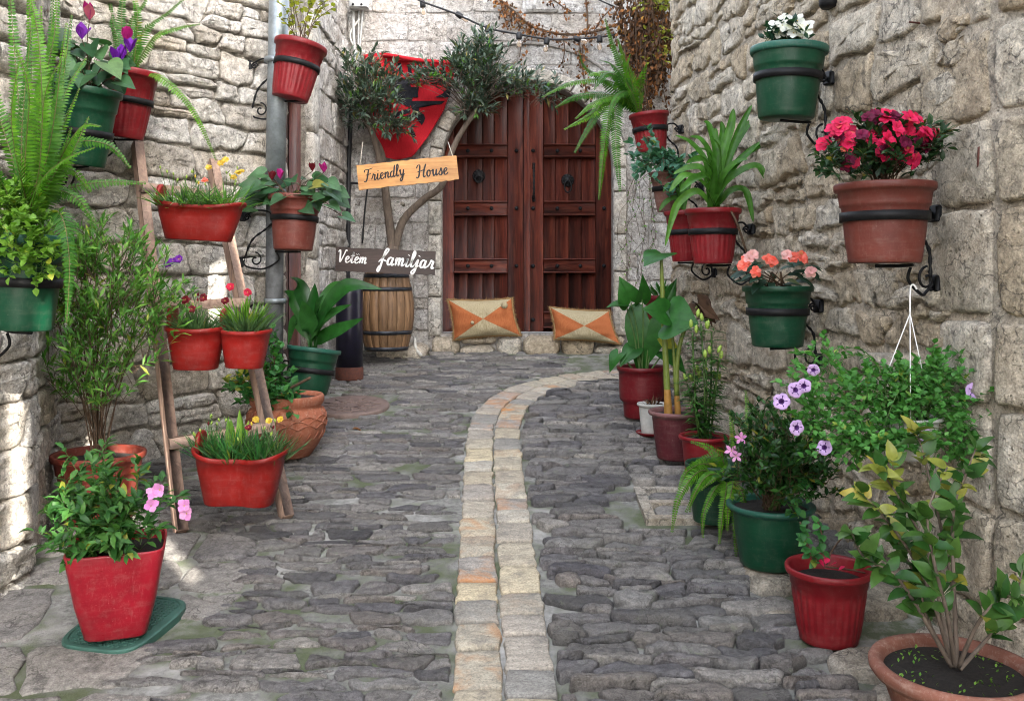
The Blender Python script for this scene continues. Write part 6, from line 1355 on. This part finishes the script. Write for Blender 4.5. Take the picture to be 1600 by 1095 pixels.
mb = MB(); tube(mb, crom([P(x, y, flz(x, y)-.01) for x, y in ((563, 90), (600, 86), (650, 94), (712, 99))], 6), .018, 7); mb.build("hem", M_FLAG_R, t)
EAG = [[(632, 120), (648, 124), (655, 136), (652, 152), (668, 157), (690, 148), (706, 132), (703, 152), (684, 168), (656, 166), (653, 173), (662, 178), (665, 187), (659, 196), (654, 190), (647, 180), (640, 160)],
       [(608, 98), (613, 97), (617, 112), (613, 116)], [(621, 99), (626, 98), (630, 114), (625, 118)], [(636, 101), (641, 100), (644, 116), (639, 119)], [(649, 104), (654, 103), (658, 118), (652, 121)], [(662, 105), (667, 105), (670, 120), (664, 122)], [(676, 106), (681, 107), (684, 122), (678, 124)],
       [(606, 116), (622, 118), (640, 128), (646, 150), (640, 168), (622, 160), (610, 140)], [(612, 192), (626, 183), (646, 178), (650, 186), (634, 190), (616, 200)], [(604, 186), (618, 176), (640, 170), (642, 176), (622, 182), (608, 194)], [(638, 200), (644, 200), (650, 213), (645, 216)]]
for q in EAG:
    mb = MB()
    n = len(q); cx_ = sum(a for a, b_ in q)/n; cy_ = sum(b_ for a, b_ in q)/n
    # thin print laid on the cloth: subdivide each outline edge and fill strip by strip
    ys_ = [min(b_ for a, b_ in q)+.01+(max(b_ for a, b_ in q)-min(b_ for a, b_ in q)-.02)*k/14 for k in range(15)]
    for y0_, y1_ in zip(ys_, ys_[1:]):
        def cuts(y):
            xs_ = []
            for i in range(n):
                (x1, y1), (x2, y2) = q[i], q[i-1]
                if (y1 > y) != (y2 > y): xs_.append((x2-x1)*(y-y1)/(y2-y1)+x1)
            return sorted(xs_)
        A, B = cuts(y0_+.001), cuts(y1_-.001)
        if len(A) == len(B):
            for k in range(0, len(A)-1, 2):
                m_ = 6; top = [A[k]+(A[k+1]-A[k])*i/m_ for i in range(m_+1)]; bot_ = [B[k]+(B[k+1]-B[k])*i/m_ for i in range(m_+1)]
                mb.add([P(x, y0_, flz(x, y0_)-.009) for x in top]+[P(x, y1_, flz(x, y1_)-.009) for x in bot_], [[i, i+1, m_+2+i, m_+1+i] for i in range(m_)])
    mb.build("eagle_print", M_FLAG_B, cl)

# ---------------------------------------------------------------- dry climber and wiry vine
t = thing("dry_climber", P(1010, 180, 7.9), "dense brown dried climber hanging down the upper right corner of the back wall", "climber")
tb_, lb, gb = MB(), MB(), MB(); rs = random.Random(21)
for k in range(115):
    x = rs.gauss(1012, 20); y0 = rs.uniform(-40, 60); y1 = y0+rs.uniform(60, 170)*(1-abs(x-1012)/90); Y0 = 7.75+rs.uniform(-.25, .15)
    if not 965 < x < 1048: continue
    y1 = min(y1, 205)
    cp = crom([P(x, y0, Y0), P(x+rs.uniform(-8, 8), (y0+y1)/2, Y0-.05), P(x+rs.uniform(-12, 12), y1, Y0)], 7); tube(tb_, cp, .004, 4, 0, rs.random(), False)
    for p in cp[2:]:
        for s in range(3): leaf(lb, p+rv()*.03, rv()+V((0, 0, -1)), CAMV+rv()*.8, rs.uniform(.03, .065), rs.uniform(.018, .035), .9, .3, 2, ovate, 0 if rs.random() < .35 else 1)
for k in range(150):
    p = P(rs.gauss(1035, 16), rs.choice([rs.uniform(-5, 12), rs.uniform(40, 100)]), 7.5); leaf(gb, p, rv()+V((0, -.5, -.3)), CAMV+UPV, .045, .035, .5, .2, 3, ovate)
def strand(pts, r, dens):
    cp = crom([P(x, y, 8.03) for x, y in pts], 9); tube(tb_, cp, r, 5, 0, rs.random(), False)
    for p in cp:
        for s in range(dens): leaf(lb, p+V((rs.uniform(-.05, .05), rs.uniform(-.04, 0), rs.uniform(-.07, .04))), rv()+V((0, -.3, -.8)), CAMV+rv(), rs.uniform(.025, .05), rs.uniform(.015, .03), .9, .3, 2, ovate, 0 if rs.random() < .7 else 1)
for q, r, d in (([(770, -10), (790, 8), (805, 20), (825, 38), (850, 48), (880, 54), (920, 52), (960, 40)], .012, 4), ([(800, 20), (812, 40), (835, 52)], .006, 3), ([(915, -5), (918, 40), (910, 80), (912, 110)], .008, 2), ([(905, 60), (908, 90), (914, 130), (920, 150)], .006, 3), ([(780, -5), (786, 20), (792, 40)], .006, 3), ([(880, 56), (882, 80), (878, 100)], .005, 1), ([(830, 52), (815, 70), (812, 90)], .005, 1), ([(845, -10), (870, 4), (890, 20)], .006, 2), ([(960, 10), (940, 30), (922, 60)], .006, 2)): strand(q, r, d)
tb_.build("twigs", M_TWIG, t, kind='stuff'); lb.build("dry_leaves", [L_DEAD, L_DEADD], t, kind='stuff'); gb.build("green_leaves", L_YEL, t, kind='stuff')
t = thing("wiry_vine", P(1000, 400, 8.0), "thin bare wiry vine crawling on the wall right of the door", "vine"); mb = MB(); lb = MB()
for k in range(11):
    x, y = rs.uniform(975, 1035), rs.uniform(255, 300); q = [P(x, y, 8.0-rs.uniform(0, .06))]
    for i in range(rs.randint(3, 6)): x += rs.uniform(-22, 20); y += rs.uniform(18, 45); x = min(max(x, 962), 1042); q.append(P(x, y, 8.02-rs.uniform(0, .08)))
    cp = crom(q, 6); tube(mb, cp, .0022, 4, 0, .5, False)
    for p in cp[::4]: leaf(lb, p, rv(), CAMV, .03, .012, .4, .2, 2, lance)
mb.build("stems", M_TWIG, t, kind='stuff'); lb.build("small_leaves", L_OLE, t, kind='stuff')

t = thing("dry_leaf", MG(-.99, 5.55, .015), "single curled dry brown leaf lying on the cobbles right of the clay urn", "leaf")
mb = MB(); leaf(mb, MG(-.99, 5.55, .018), V((1, .2, .15)), UPV, .07, .045, .9, .5, 5, ovate, 0, .3); mb.build("blade", L_DEAD, t)
